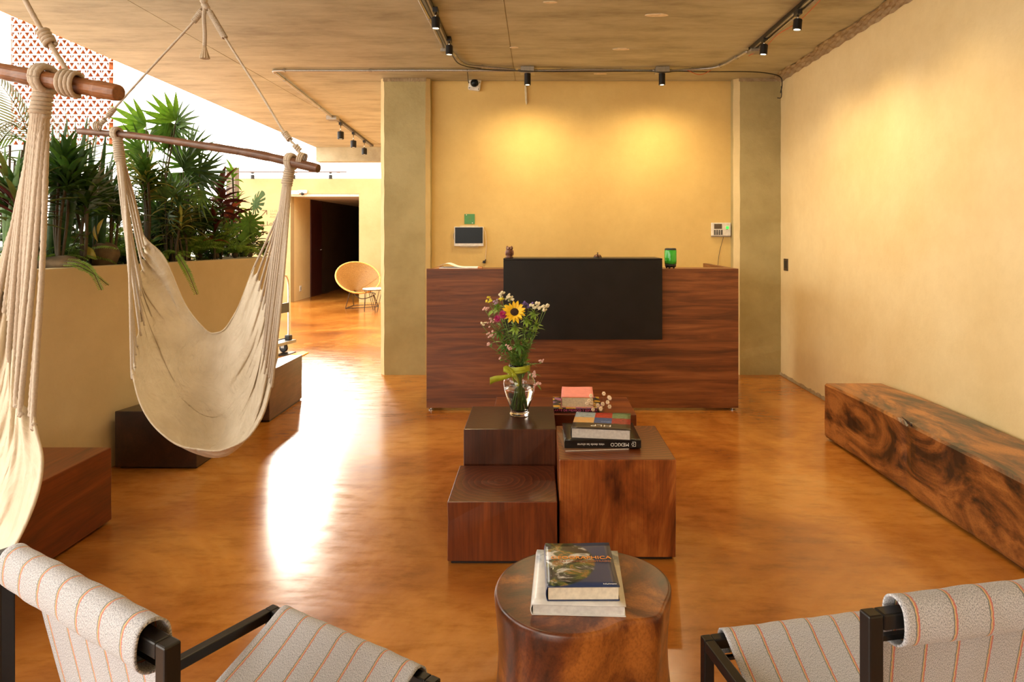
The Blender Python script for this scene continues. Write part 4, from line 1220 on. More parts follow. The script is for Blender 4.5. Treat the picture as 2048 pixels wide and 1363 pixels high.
def leafy(par, pts, n, rnd, lo=6, meshes=BLF, s=1.0):
    for q in range(n):
        i = rnd.randint(lo, 13); p = pts[i]; d = (pts[min(i+1, 14)]-pts[i-1]).normalized()
        a = rnd.uniform(0, 2*pi); side = Vector((cos(a), sin(a), rnd.uniform(-.2, .5)))
        inst('leaf', rnd.choice(meshes), par, aim(p, d*.6+side, rnd.uniform(-.5, .5), s*rnd.uniform(.6, 1.1)))
# sunflower
sf = bq('sunflower', 'yellow sunflower with a dark centre in the vase bouquet', None)
tip = P(1029, 624, 3.44); pts = stem_to(tip, rnd, sf, .003); leafy(sf, pts, 3, rnd)
fd = Vector((.02, -.86, .50)).normalized()
MF = Matrix.Translation(tip) @ fd.to_track_quat('Z', 'Y').to_matrix().to_4x4()
PET = leaf_mesh('petal', .047, .017, .5, plain('sunflower_petal', (.90, .58, .015), .5, var=.1), fold=.1)
for ring, (n_, tl_, r0) in enumerate(((15, .25, .019), (13, .55, .017))):
    for k in range(n_):
        a = 2*pi*k/n_+ring*.2+rnd.uniform(-.06, .06)
        inst('petal', PET, sf, MF @ Matrix.Rotation(a, 4, 'Z') @ Matrix.Translation((r0, 0, 0)) @ Matrix.Rotation(-tl_-rnd.uniform(0, .25), 4, 'Y') @ Matrix.Scale(rnd.uniform(.8, 1.05), 4))
e = nb(); bmesh.ops.create_uvsphere(e, u_segments=20, v_segments=8, radius=1, matrix=MF @ Matrix.Diagonal((.023, .023, .009, 1))); obj('seed_disc', e, plain('dark_seed_disc', (.028, .010, .006), .8, var=.5, scale=300, bs=.8), sf, sm=True)
e = nb(); bmesh.ops.create_cone(e, segments=14, radius1=.004, radius2=.020, depth=.014, cap_ends=True, matrix=MF @ Matrix.Translation((0, 0, -.007))); obj('calyx', e, G2, sf, sm=True)
# magenta asters
PM = leaf_mesh('petal', .021, .0042, .5, plain('magenta_petal', (.42, .012, .13), .5, var=.25, scale=90), fold=.1, n=3)
for q, (px, py, s, lab) in enumerate(((1006, 629, 1.0, 'magenta aster just below left of the sunflower'), (995, 637, .85, 'second magenta aster, lower and farther left'))):
    t = bq('aster', lab, None); tip = P(px, py, 3.43+q*.02); pts = stem_to(tip, rnd, t, .002); leafy(t, pts, 2, rnd)
    M = Matrix.Translation(tip) @ Vector((-.15, -.75, .55)).normalized().to_track_quat('Z', 'Y').to_matrix().to_4x4()
    for ring in range(4):
        for k in range(16):
            inst('petal', PM, t, M @ Matrix.Rotation(2*pi*k/16+ring*.2, 4, 'Z') @ Matrix.Translation((.003, 0, .002*ring)) @ Matrix.Rotation(-.1-ring*.33, 4, 'Y') @ Matrix.Scale(s*(1-.1*ring)*1.15, 4))
# small clusters
def cluster(name, label, px, py, d, m, n, spread, r, rnd, nleaf=4, group=None):
    t = bq(name, label, None, 'flower', group)
    tip = P(px, py, d); pts = stem_to(tip-Vector((0, 0, spread*.7)), rnd, t, .0015); leafy(t, pts, nleaf, rnd)
    base = pts[-1]
    for k in range(n):
        c = tip+Vector((rnd.gauss(0, spread*.5), rnd.gauss(0, spread*.4), rnd.gauss(0, spread*.35)))
        e = nb(); tube(e, [base, base.lerp(c, .6)+Vector((0, 0, .002)), c], .0006, 4)
        obj('stalk', e, G1, t)
        e = nb()
        for j in range(5):
            a = j*2*pi/5; ball(e, c+Vector((r*.7*cos(a), r*.5*sin(a), r*.6*sin(a+.6))), r*.62, 6, 4)
        obj('blossom', e, m, t)
    return t
CW = plain('cream_white_blossom', (.80, .74, .55), .7); CP = plain('purple_blossom', (.16, .10, .36), .7); CY_ = plain('yellow_blossom', (.72, .62, .05), .7)
CPK = plain('pale_pink_blossom', (.72, .46, .42), .7); CLV = plain('lilac_blossom', (.42, .28, .42), .7)
cl = [('white_statice', 'cream white blossom tuft at the very top of the bouquet', 1003, 588, 3.50, CW, 7, .016, .006),
      ('white_statice', 'broad cream white blossom cluster above the sunflower', 1020, 594, 3.52, CW, 16, .030, .006),
      ('yellow_statice', 'yellow blossom cluster at the upper left of the bouquet', 979, 600, 3.48, CY_, 9, .018, .005),
      ('lilac_statice', 'lilac blossom cluster between the yellow ones', 991, 603, 3.46, CLV, 10, .020, .0045),
      ('yellow_statice', 'small yellow cluster left above the sunflower', 1001, 598, 3.5, CY_, 8, .018, .0045),
      ('purple_statice', 'violet blossom cluster right of the sunflower', 1057, 610, 3.50, CP, 16, .026, .0055),
      ('purple_statice', 'small violet tuft close to the sunflower petals', 1049, 606, 3.5, CP, 7, .014, .005),
      ('white_statice', 'white blossom cluster at the right of the violet flowers', 1070, 612, 3.47, CW, 12, .022, .0065),
      ('white_statice', 'bright white blossoms at the far right tip of the bouquet', 1094, 611, 3.47, CW, 9, .018, .0065),
      ('white_statice', 'white and lilac blossoms just inside the right tip', 1085, 619, 3.45, CW, 9, .018, .0055),
      ('waxflower', 'pale pink waxflower at the far left of the bouquet', 971, 617, 3.48, CPK, 7, .014, .005),
      ('waxflower', 'pale pink waxflower spray on the left, level with the asters', 984, 642, 3.47, CPK, 9, .024, .0042),
      ('waxflower', 'pale green-tipped sprig at the left edge below the asters', 966, 647, 3.47, CW, 8, .020, .0035),
      ('waxflower', 'pale pink waxflower spray on the left middle', 982, 667, 3.46, CPK, 12, .022, .0048),
      ('waxflower', 'single pink waxflower tip low on the left', 977, 688, 3.45, CPK, 4, .009, .0055),
      ('waxflower', 'pale pink sprig in front of the stems', 1019, 695, 3.40, CPK, 9, .016, .0045),
      ('waxflower', 'tiny pink buds low left above the ribbon', 1001, 715, 3.44, CPK, 3, .008, .0045),
      ('waxflower', 'pale sprig reaching right above the vase rim', 1082, 722, 3.46, CPK, 9, .016, .004),
      ('waxflower', 'pink buds hanging right beside the ribbon', 1067, 747, 3.45, CPK, 8, .014, .005),
      ('waxflower', 'pink buds hanging lowest at the right of the vase', 1075, 767, 3.44, CPK, 7, .013, .005)]
for c_ in cl: cluster(*c_, rnd)
# leafy greenery
LP = [leaf_mesh('leaf', .042, .017, .3, plain('oily_light_green', (.26, .42, .06), .45), shape=.8)]
fol = [('broad palmate green sprig right of the sunflower', 1052, 640, 3.43, 9), ('light green sprig at the right, under the white blossoms', 1072, 650, 3.46, 9), ('light green sprig at the upper left', 994, 612, 3.50, 12),
       ('yellow-green sprig under the violet blossoms', 1068, 626, 3.47, 9), ('dark green sprig below the sunflower', 1030, 655, 3.42, 10), ('green sprig at the left under the asters', 998, 664, 3.45, 10), ('green sprig low in the middle', 1038, 690, 3.42, 9), ('dark green sprig low on the left', 1010, 690, 3.46, 9)]
for lab, px, py, d, n_ in fol:
    t = thing('foliage_sprig', lab, 'foliage', neck)
    tip = P(px, py, d); pts = stem_to(tip, rnd, t, .0018); leafy(t, pts, 12, rnd, 5)
    for k in range(n_):
        a = 2*pi*k/n_
        inst('leaf', (LP if py < 660 else BLF)[0], t, aim(tip, (cos(a), -.45+.3*sin(a), sin(a)*.9+.1), rnd.uniform(-.4, .4), rnd.uniform(.7, 1.05)))
for k in range(18):
    if k == 0: t = thing('stem_bunch', 'thin green stems filling the middle of the bouquet', 'foliage', neck)
    a = rnd.uniform(0, 2*pi); r_ = rnd.uniform(.02, .11)
    pts = stem_to(neck+Vector((r_*cos(a), r_*.7*sin(a), rnd.uniform(.12, .25))), rnd, t, .0016, rnd.choice((G1, G2)))
    leafy(t, pts, 7, rnd, 5)

# ------------------------------------------------------------------ black framed sling chairs
def sling_chair(x, y, a, label):
    W_, D_, zb_, zf_, q = .558, .597, .770, .400, .025
    t = thing('sling_chair', label, 'chair', (x, y, 0), a, 'striped sling armchairs')
    L = dict(local=True, bev=.003)
    obj('rear_leg', box(nb(), 0, q, 0, q, 0, zb_), BLACKM, t, **L)
    obj('rear_leg', box(nb(), W_-q, W_, 0, q, 0, zb_), BLACKM, t, **L)
    obj('front_leg', box(nb(), 0, q, D_-q, D_, 0, zf_), BLACKM, t, **L)
    obj('front_leg', box(nb(), W_-q, W_, D_-q, D_, 0, zf_), BLACKM, t, **L)
    obj('back_rail', box(nb(), q, W_-q, 0, q, zb_-q, zb_), BLACKM, t, **L)
    obj('front_rail', box(nb(), q, W_-q, D_-q, D_, zf_-q, zf_), BLACKM, t, **L)
    obj('side_rail', box(nb(), 0, q, q, D_-q, zf_-q, zf_), BLACKM, t, **L)
    obj('side_rail', box(nb(), W_-q, W_, q, D_-q, zf_-q, zf_), BLACKM, t, **L)
    obj('lower_rail', box(nb(), q, W_-q, .003, q-.003, .10, .12), BLACKM, t, **L)
    for yy, zz_ in ((.022, zb_-.047), (D_-.03, zf_-.042)):
        obj('tension_rod', box(nb(), q, W_-q, yy-.005, yy+.005, zz_-.004, zz_+.004), BLACKM, t, local=True)
    for xx, yy in ((q/2, q/2), (W_-q/2, q/2), (q/2, D_-q/2), (W_-q/2, D_-q/2)):
        e = nb(); lathe(e, [(.011, 0), (.013, .002), (.013, .006)], (xx, yy, -.001), 12); obj('foot_cap', e, BLACKP, t, local=True)
    prof = [(.030, .712), (.006, .716), (-.008, .728), (-.012, .750), (-.008, .776), (.002, .786), (.013, .788), (.026, .784), (.036, .770), (.040, .74), (.046, .70), (.064, .60), (.095, .46), (.140, .345), (.20, .288), (.28, .285), (.36, .305), (.45, .345), (.53, .385), (.565, .4045), (.580, .4105), (.592, .4100), (.604, .402), (.610, .385), (.606, .366), (.585, .357)]
    ps = spline([(0, a_, b_) for a_, b_ in prof], 110)
    cum = [0]
    for i in range(110): cum.append(cum[-1]+(ps[i+1]-ps[i]).length)
    rnd = random.Random(int(x*100))
    w0, w1 = .052, W_-.052
    bm = nb()
    def fn(u, v):
        i = int(round(v*110)); p = ps[i]
        inner = max(0, min(1, (cum[i]-.12)/.12))*max(0, min(1, (cum[-1]-.1-cum[i])/.12))
        sag = -.022*inner*sin(pi*u)
        nar = .018*inner*sin(pi*min(1, max(0, (cum[i]-.15)/.75)))
        xx = w0+nar+(w1-w0-2*nar)*u
        wob = .0006*sin(u*17+v*9)+.0004*sin(u*41+v*31)
        return Vector((xx, p.y+wob+sag*-.3*(1 if p.z > .33 else 0), p.z+sag*.8*(1 if p.z < .5 else .2)+wob*.6))
    grid(bm, fn, 56, 110, uv=lambda u, v: (u*(w1-w0)+.010, cum[int(round(v*110))]))
    obj('striped_sling', bm, SLING, t, local=True, sm=True, solid=.0035)
    return t
def corner(flx, fly, a, d=.597): return (flx+sin(a)*d, fly-cos(a)*d)
xl, yl = corner(-.6805, 1.7569, -.5568); xr, yr = corner(.3858, 1.6195, .1982)
sling_chair(xl, yl, -.5568, 'black metal sling chair with striped grey cloth at the lower left')
sling_chair(xr, yr, .1982, 'black metal sling chair with striped grey cloth at the lower right')

# ------------------------------------------------------------------ hanging hammock chairs
def curve_at(pts, u):
    return spline_pt(pts, u)
def spline_pt(c, t):
    c = [c[0]*2-c[1]]+c+[c[-1]*2-c[-2]]
    s = len(c)-3; t = t*s; k = min(int(t), s-1); t -= k
    p0, p1, p2, p3 = c[k:k+4]
    return 0.5*((2*p1)+(p2-p0)*t+(2*p0-5*p1+4*p2-p3)*t*t+(3*p1-p0-3*p2+p3)*t*t*t)

def hammock(label, L, R, B, Nn, barpts, barr, necks, barmat, ropes, apex, hook, sag, sd, ncord=13, cr=.0052, rope_r=.006, tassel=True, knots=()):
    c = (Vector(barpts[0])+Vector(barpts[-1]))/2
    t = thing('hammock_chair', label, 'hammock', (c.x, c.y, 0))
    rnd = random.Random(sd)
    L, R, B, Nn = [[P(*q) for q in s] for s in (L, R, B, Nn)]
    n1 = ncord-1
    apL, apR = necks[0][1], necks[1][1]
    c00, c01, c10, c11 = L[0], L[-1], R[0], R[-1]
    ph = [rnd.uniform(0, 6) for _ in range(6)]
    def S(u, v):
        b = spline_pt(B, u); n = spline_pt(Nn, u); l = spline_pt(L, v); r = spline_pt(R, v)
        p = b*(1-v)+n*v+l*(1-u)+r*u-(c00*(1-u)*(1-v)+c01*(1-u)*v+c10*u*(1-v)+c11*u*v)
        m = sin(pi*u)**.55 if 0 < u < 1 else 0
        p.z -= sag*sin(pi*v)*m
        g = .5+.5*cos(2*pi*v*n1)
        fade = sin(pi*min(1, max(0, v)))**.35 if 0 < v < 1 else 0
        for uu, ap in ((u, apL), (1-u, apR)):
            e_ = math.exp(-uu/.035)
            p += (ap-p).normalized()*(.042*(g-.35)*e_)
            f = math.exp(-uu/.20)
            p += Vector((.2, -.6, -.75))*(.013*f*cos(2*pi*v*n1+uu*9+.6*sin(v*8+ph[0])))*fade
        # long soft folds following the cloth
        def cr(x): x = sin(x); return (abs(x)**.6)*(1 if x > 0 else -1)
        p += Vector((.1, -.8, -.5))*fade*(.026*cr(v*11+u*3.2+ph[1])*m+.026*cr(v*23-u*6+ph[2])*(abs(u-.5)*1.5)+.015*cr(v*41+u*11+ph[3])*(abs(u-.5)*1.6)+.012*cr((u-.5)*9+v*16+ph[4])*m)
        # loose rim at both long edges
        rim = math.exp(-v/.03)+math.exp(-(1-v)/.03)
        p += Vector((0, 0, -1))*(.006*rim*sin(u*13+ph[4])*m+.002*rim*sin(u*37+ph[5])*m)
        return p
    bm = nb(); grid(bm, S, 120, n1*8)
    obj('cloth_sling', bm, COTTON, t, sm=True, solid=.0025)
    # sewn hems
    for vv in (0.0, 1.0):
        bm = nb()
        tube(bm, [S(i/90, vv) for i in range(91)], .0042, 6); obj('hem', bm, COTTON, t, sm=True)
    # cords
    for side, (u, ap) in enumerate(((0.0, apL), (1.0, apR))):
        top = necks[side][0]
        ax = (top-ap).normalized(); x_ = ax.orthogonal().normalized(); y_ = ax.cross(x_)
        for k in range(ncord):
            e_ = S(u, k/n1)
            inn = S(.02 if u == 0 else .98, k/n1)
            a = 2*pi*k/ncord
            s0 = ap+x_*(.014*cos(a))+y_*(.014*sin(a))+ax*.02
            mid = s0.lerp(e_, .5)+Vector((0, rnd.uniform(-.004, .004), -.004))+x_*(.006*cos(a))+y_*(.006*sin(a))
            bm = nb()
            rope(bm, [s0, mid, e_, inn], cr, step=.007, pitch=.018, seg=6)
            obj('cord', bm, ROPE, t, sm=True)
    # branch
    bp_ = spline(barpts, 40)
    bm = nb()
    rr = [barr[0]+(barr[1]-barr[0])*i/40+.0010*sin(i*.9)+.0007*sin(i*2.3) for i in range(41)]
    tube(bm, bp_, rr, 18); obj('wooden_branch', bm, barmat, t, sm=False, bev=.002)
    for (top, ap), br in zip(necks, (barr[0], barr[1])):
        bd = (Vector(barpts[-1])-Vector(barpts[0])).normalized()
        # loop over the branch, then the wound neck
        k1 = br+.010
        for off in (-.009, .009, 0):
            bm = nb()
            fwd = bd.cross(Vector((0, 0, 1))).normalized()
            pts = [top+bd*off+fwd*(k1*cos(a_))+Vector((0, 0, k1*sin(a_))) for a_ in [i*2*pi/20 for i in range(21)]]
            rope(bm, pts, .0095 if off == 0 else .008, pitch=.012, step=.004, seg=8); obj('branch_loop', bm, ROPE, t, sm=True)
        ln = (ap-top).normalized()
        s_ = top+ln*(br+.002)
        bm = nb(); coil(bm, [s_, s_.lerp(ap, .5), ap], (.018, .020), .0058, .0105, 6); obj('wound_neck', bm, ROPE, t, sm=True)
        bm = nb(); tube(bm, [s_, ap], .017, 10); obj('neck_core', bm, ROPE, t, sm=True)
    # suspension ropes
    for rp in ropes:
        bm = nb(); rope(bm, rp, rope_r, step=.008, pitch=.022, seg=8); obj('suspension_rope', bm, ROPE, t, sm=True)
    for a, b, R_, r_ in knots:
        bm = nb(); coil(bm, [a, (a+b)/2, b], R_, r_, r_*1.8, 6); obj('rope_wrap', bm, ROPE, t, sm=True)
    if tassel:
        a = apex
        bm = nb(); rope(bm, [a, a+Vector((0, -.01, -.06)), a+Vector((.004, -.01, -.13)), a+Vector((.003, -.01, -.19))], .0095, step=.005, pitch=.018, seg=8); obj('braid', bm, ROPE, t, sm=True)
        bm = nb(); lathe(bm, [(.006, 0), (.008, -.008), (.011, -.022), (.018, -.045), (.021, -.056), (.019, -.060)], a+Vector((.003, -.01, -.188)), 24, fn=lambda r, z, q: r*(1+.10*cos(q*12)))
        obj('tassel', bm, plain('tassel_yarn', (.56, .46, .33), .95, scale=200), t)
    bm = nb(); rope(bm, [apex+Vector((0, 0, -.01)), apex.lerp(hook, .5)+Vector((.003, 0, 0)), hook+Vector((0, 0, -.03))], rope_r*1.5, step=.008, pitch=.024); obj('main_rope', bm, ROPE, t, sm=True)
    bm = nb(); 
    for k in range(3):
        ball(bm, apex+Vector((.006*cos(k*2.1), .006*sin(k*2.1), -.012+.014*k)), .017, 10, 8, (1, 1, .8))
    obj('top_knot', bm, ROPE, t, sm=True)
    bm = nb(); tube(bm, [hook+Vector((.018*sin(q), 0, -.022-.018*cos(q))) for q in [i*2*pi/18 for i in range(19)]], .003, 8)
    lathe(bm, [(.022, 0), (.022, -.004), (.006, -.006), (.004, -.010)], hook, 12)
    obj('ceiling_hook', bm, STEEL, t)
    return t

ap = P(410, 10, 3.12); hk = Vector((ap.x, ap.y, CEIL-.004))
bl_, br_ = P(157, 262, 3.30), P(637, 337, 2.95)
kL = P(196, 252, 3.26); kR = P(603, 318, 2.98)
hammock('cream cloth hammock chair hanging from a dark branch in front of the benches',
        [(288, 478, 3.42), (284, 530, 3.36), (278, 580, 3.28), (282, 630, 3.20), (271, 690, 3.10), (264, 748, 3.0)],
        [(506, 540, 3.2), (527, 585, 3.13), (534, 630, 3.05), (529, 680, 2.97), (537, 730, 2.88), (545, 768, 2.8)],
        [(288, 478, 3.42), (330, 518, 3.42), (367, 600, 3.42), (410, 660, 3.40), (440, 664, 3.38), (473, 620, 3.32), (506, 540, 3.2)],
        [(264, 748, 3.0), (284, 815, 2.93), (327, 868, 2.86), (385, 897, 2.82), (445, 902, 2.80), (492, 876, 2.79), (525, 830, 2.79), (545, 768, 2.8)],
        [bl_, P(275, 272, 3.22), P(400, 290, 3.12), P(520, 310, 3.03), br_], (.0145, .0205),
        [(P(234, 267, 3.25), P(240, 322, 3.25)), (P(582, 323, 3.0), P(573, 370, 3.0))], W_BAR,
        [[kL+Vector((0, -.022, -.004)), P(207, 240, 3.26), P(224, 222, 3.25), P(300, 138, 3.19), P(388, 42, 3.13), ap+Vector((-.012, 0, -.01))],
         [kR+Vector((0, -.024, 0)), P(596, 296, 2.98), P(572, 270, 2.99), P(520, 185, 3.03), P(452, 78, 3.09), ap+Vector((.012, 0, -.01))]],
        ap, hk, .20, 3, ncord=17, cr=.0058, rope_r=.0052,
        knots=[(P(215, 233, 3.25), P(228, 217, 3.25), .010, .0045), (P(568, 264, 2.99), P(580, 280, 2.985), .010, .0045), (P(387, 43, 3.13), P(405, 20, 3.12), .0105, .0040), (P(419, 23, 3.12), P(450, 76, 3.09), .0105, .0040),
               (kL+Vector((-.012, 0, 0)), kL+Vector((.010, 0, -.002)), .020, .0045), (kR+Vector((-.012, 0, .004)), kR+Vector((.012, 0, -.004)), .026, .0045), (P(198, 250, 3.26), P(211, 238, 3.26), .007, .0055), (P(590, 290, 2.98), P(600, 302, 2.98), .008, .006)])
ap2 = P(-130, -330, 1.72); hk2 = Vector((ap2.x, ap2.y, CEIL-.004))
b0_, b1_ = P(-560, 40, 1.98), P(238, 186, 1.64)
k2 = P(147, 168, 1.66)
hammock('second cream hammock chair at the left edge, its reddish branch nearest the camera',
        [(-520, 470, 2.10), (-545, 600, 2.0), (-540, 720, 1.92), (-530, 880, 1.82)],
        [(18, 478, 1.95), (8, 540, 1.90), (20, 610, 1.84), (34, 690, 1.78), (38, 770, 1.72), (66, 850, 1.64)],
        [(-520, 470, 2.10), (-450, 640, 2.10), (-330, 790, 2.08), (-200, 800, 2.05), (-60, 660, 2.0), (18, 478, 1.95)],
        [(-530, 880, 1.82), (-480, 1060, 1.72), (-330, 1190, 1.64), (-160, 1215, 1.60), (-50, 1165, 1.59), (18, 1100, 1.59), (66, 1015, 1.60), (84, 925, 1.61), (66, 850, 1.64)],
        [b0_, P(-200, 100, 1.82), P(20, 146, 1.72), P(140, 168, 1.675), b1_], (.022, .0205),
        [(P(-470, 62, 1.93), P(-480, 140, 1.93)), (P(90, 158, 1.70), P(79, 232, 1.70))], W_BAR2,
        [[k2+Vector((0, -.026, -.01)), P(137, 150, 1.665), P(97, 82, 1.67), P(50, 0, 1.68), ap2+Vector((.012, 0, -.01))],
         [P(-520, 50, 1.95)+Vector((0, -.025, 0)), P(-400, -60, 1.87), ap2+Vector((-.012, 0, -.01))]],
        ap2, hk2, .18, 9, ncord=19, cr=.0066, rope_r=.0062, tassel=False,
        knots=[(P(84, 60, 1.67), P(102, 90, 1.67), .0115, .0052), (k2+Vector((-.026, 0, .004)), k2+Vector((.012, 0, -.002)), .0285, .0058), (P(136, 145, 1.665), P(139, 160, 1.665), .008, .0055)])

# ------------------------------------------------------------------ wicker chair, wire table, trolley
WICK = plain('woven_cane', (.66, .36, .09), .6, var=.3, scale=40)
def wicker():
    m, t, b = nt('wicker_weave')
    co = coords(t, kind='UV', scale=(44, 40, 1))
    br = N(t, 'ShaderNodeTexBrick'); br.inputs['Scale'].default_value = 1.0; br.inputs['Mortar Size'].default_value = .06
    br.inputs['Color1'].default_value = (.70, .42, .13, 1); br.inputs['Color2'].default_value = (.46, .22, .05, 1); br.inputs['Mortar'].default_value = (.12, .05, .01, 1)
    t.links.new(co, br.inputs[0]); t.links.new(br.outputs[0], b.inputs['Base Color']); b.inputs['Roughness'].default_value = .55
    bump(t, b, br.outputs[1], -.5, .01)
    return m
WV = wicker()
wcx = P(716, 554, 12.1)
nrm = Vector((.30, -.60, .74)).normalized()
MR = Matrix.Translation(wcx) @ nrm.to_track_quat('Z', 'Y').to_matrix().to_4x4()
wc = thing('wicker_chair', 'round woven cane bowl chair on wire legs by the far wall', 'chair', (wcx.x, wcx.y, 0))
bm = nb()
Rr, dp = .385, .40
def bowl(u, v):
    r = Rr*(1-v)**.72*(1+.006*(-1)**int(round(v*24))*sin(u*60*pi)); z = -dp*v**1.0*.95
    a = u*2*pi
    return MR @ Vector((max(r, .03)*cos(a), max(r, .03)*sin(a), z*(1-.25*(1-v)*v)))
grid(bm, bowl, 72, 24, uv=lambda u, v: (u, v))
obj('woven_bowl', bm, WV, wc, sm=True, solid=.012)
bm = nb(); tube(bm, [MR @ Vector((Rr*cos(a), Rr*sin(a), 0)) for a in [i*2*pi/48 for i in range(49)]], .014, 8); obj('rim', bm, WICK, wc, sm=True)
WIRE = plain('dark_wire', (.05, .03, .02), .45, .5)
fl = [P(693, 617, 12.37), P(706, 612, 12.8), P(757, 614, 12.62), P(752, 610, 13.0)]
for f in fl: f.z = .012
fl[0].y = 12.3; fl[1].y = 12.85
top = [MR @ Vector((.30*cos(a), .30*sin(a), -.10)) for a in (3.6, 2.4, 5.6, .5)]
for f, tp in zip(fl, (P(701, 580, 12.25), P(705, 583, 12.5), P(748, 590, 12.2), P(745, 585, 12.5))):
    bm = nb(); tube(bm, [f, tp], .008, 6); obj('leg', bm, WIRE, wc)
for a, b in ((0, 1), (1, 3), (3, 2), (2, 0)):
    bm = nb(); tube(bm, [fl[a], fl[b]], .007, 6); obj('floor_runner', bm, WIRE, wc)
bm = nb(); rc = wcx+Vector((.02, .02, -.20)); tube(bm, spline([P(701, 580, 12.25), P(722, 597, 12.15), P(748, 590, 12.2), P(745, 585, 12.5), P(705, 583, 12.5), P(701, 580, 12.25)], 30), .008, 6); obj('support_ring', bm, WIRE, wc)

tcx = Vector(((750-CX)*11.85/F, 11.85, 0))
tz = .395
st_ = thing('wire_side_table', 'small round white-topped wire side table beside the wicker chair', 'table', tcx)
bm = nb(); lathe(bm, [(.205, tz), (.21, tz+.004), (.21, tz+.014), (.205, tz+.018)], tcx, 32); obj('table_top', bm, plain('speckled_white_top', (.75, .70, .60), .4, var=.3, scale=30), st_, sm=False)
bm = nb(); tube(bm, [tcx+Vector((.205*cos(a), .205*sin(a), tz-.004)) for a in [i*2*pi/32 for i in range(33)]], .006, 6); obj('top_ring', bm, WIRE, st_)
for k in range(4):
    a = k*pi/2+.35
    pts = [tcx+Vector((.19*cos(a-.55), .19*sin(a-.55), tz-.006)), tcx+Vector((.18*cos(a-.06), .18*sin(a-.06), .012)), tcx+Vector((.18*cos(a+.06), .18*sin(a+.06), .012)), tcx+Vector((.19*cos(a+.55), .19*sin(a+.55), tz-.006))]
    bm = nb(); tube(bm, pts, .0055, 6); obj('hairpin_leg', bm, WIRE, st_)

tro = thing('platform_trolley', 'grey platform trolley with a chrome handle behind the end of the planter', 'trolley', (-2.785, 7.87, 0), math.atan2(-.2449, .9695)-pi)
# local frame: +y runs along the handle end towards the camera, +x away to the left
LQ = dict(local=True)
obj('platform', box(nb(), 0, .74, 0, .48, .108, .136), GREYP, tro, bev=.006, **LQ)
obj('bumper', box(nb(), -.004, .012, -.004, .484, .104, .139), GREYP, tro, bev=.003, **LQ)
hp = spline([(.045, .07, .15), (.045, .07, .5), (.045, .075, .77), (.045, .11, .865), (.045, .17, .89), (.045, .31, .89), (.045, .37, .865), (.045, .405, .77), (.045, .41, .5), (.045, .41, .15)], 70)
obj('handle', tube(nb(), hp, .0155, 12), CHROME, tro, sm=True, **LQ)
obj('handle_panel', box(nb(), .037, .053, .075, .405, .46, .57), BLACKP, tro, bev=.004, **LQ)
for y in (.07, .41): obj('hinge_bracket', box(nb(), .015, .085, y-.03, y+.03, .136, .20), BLACKM, tro, bev=.012, **LQ)
obj('foot_lever', tube(nb(), [(.10, .03, .155), (.10, .45, .155)], .007, 8), BLACKM, tro, **LQ)
for x in (.10, .62):
    for y in (.09, .39):
        bm = nb(); M = Matrix.Translation((x, y, .052)) @ Matrix.Rotation(pi/2, 4, 'X')
        lathe(bm, [(.030, -.018), (.046, -.016), (.052, -.010), (.052, .010), (.046, .016), (.030, .018)], (0, 0, 0), 24, M); obj('wheel', bm, BLACKP, tro, **LQ)
        for q in (-1, 1): obj('caster_fork', box(nb(), x-.022, x+.022, y+q*.024-.002, y+q*.024+.002, .05, .108), STEEL, tro, **LQ)
YB = plain('yellow_painted_board', (.72, .42, .02), .5)
q = [P(573, 712, 1), P(617, 705, 1), P(608, 703, 1)]
def fp(px, py, z=0): d = (H-z)*F/(py-CY); return ((px-CX)*d/F, d)
yb_ = thing('yellow_floor_board', 'bright yellow board lying on the floor beyond the last bench', 'board', (*fp(590, 712), 0))
obj('board', prism(nb(), [fp(545, 722), fp(585, 722), fp(617, 706), fp(606, 703.5)], .001, .012), YB, yb_, bev=.002)
obj('dark_edge', prism(nb(), [fp(540, 712), fp(572, 711), fp(592, 704), fp(582, 703)], .0005, .008), BLACKP, yb_)  # black sheet standing in for the trolley wheel's shadow on the floor

# ------------------------------------------------------------------ planter
PT = 1.168
def pl(y, s): # point at depth y along the front line, s metres inward
    return Vector((plx(y)-s*.970, y+s*.245, 0))
y0, y1 = .9, 5.48
planter = thing('planter', 'long ochre rendered planter wall filled with tropical plants', 'planter', (-2.9, 3.2, 0))
def strip(a0, a1, s0, s1): return [tuple(pl(a0, s1)[:2]), tuple(pl(a0, s0)[:2]), tuple(pl(a1, s0)[:2]), tuple(pl(a1, s1)[:2])]
obj('front_wall', prism(nb(), strip(y0, y1, 0, .10), 0, PT), PLANT, planter, bev=.004)
obj('back_wall', prism(nb(), strip(y0, y1, .85, .95), 0, PT), PLANT, planter, bev=.004)
obj('end_wall', prism(nb(), strip(y1-.10, y1, .10, .85), 0, PT), PLANT, planter)
obj('end_wall', prism(nb(), strip(y0, y0+.10, .10, .85), 0, PT), PLANT, planter)
obj('soil', prism(nb(), strip(y0+.1, y1-.1, .10, .85), .9, PT-.05), plain('dark_soil', (.035, .022, .014), .95, var=.5, scale=60, bs=.8), planter)

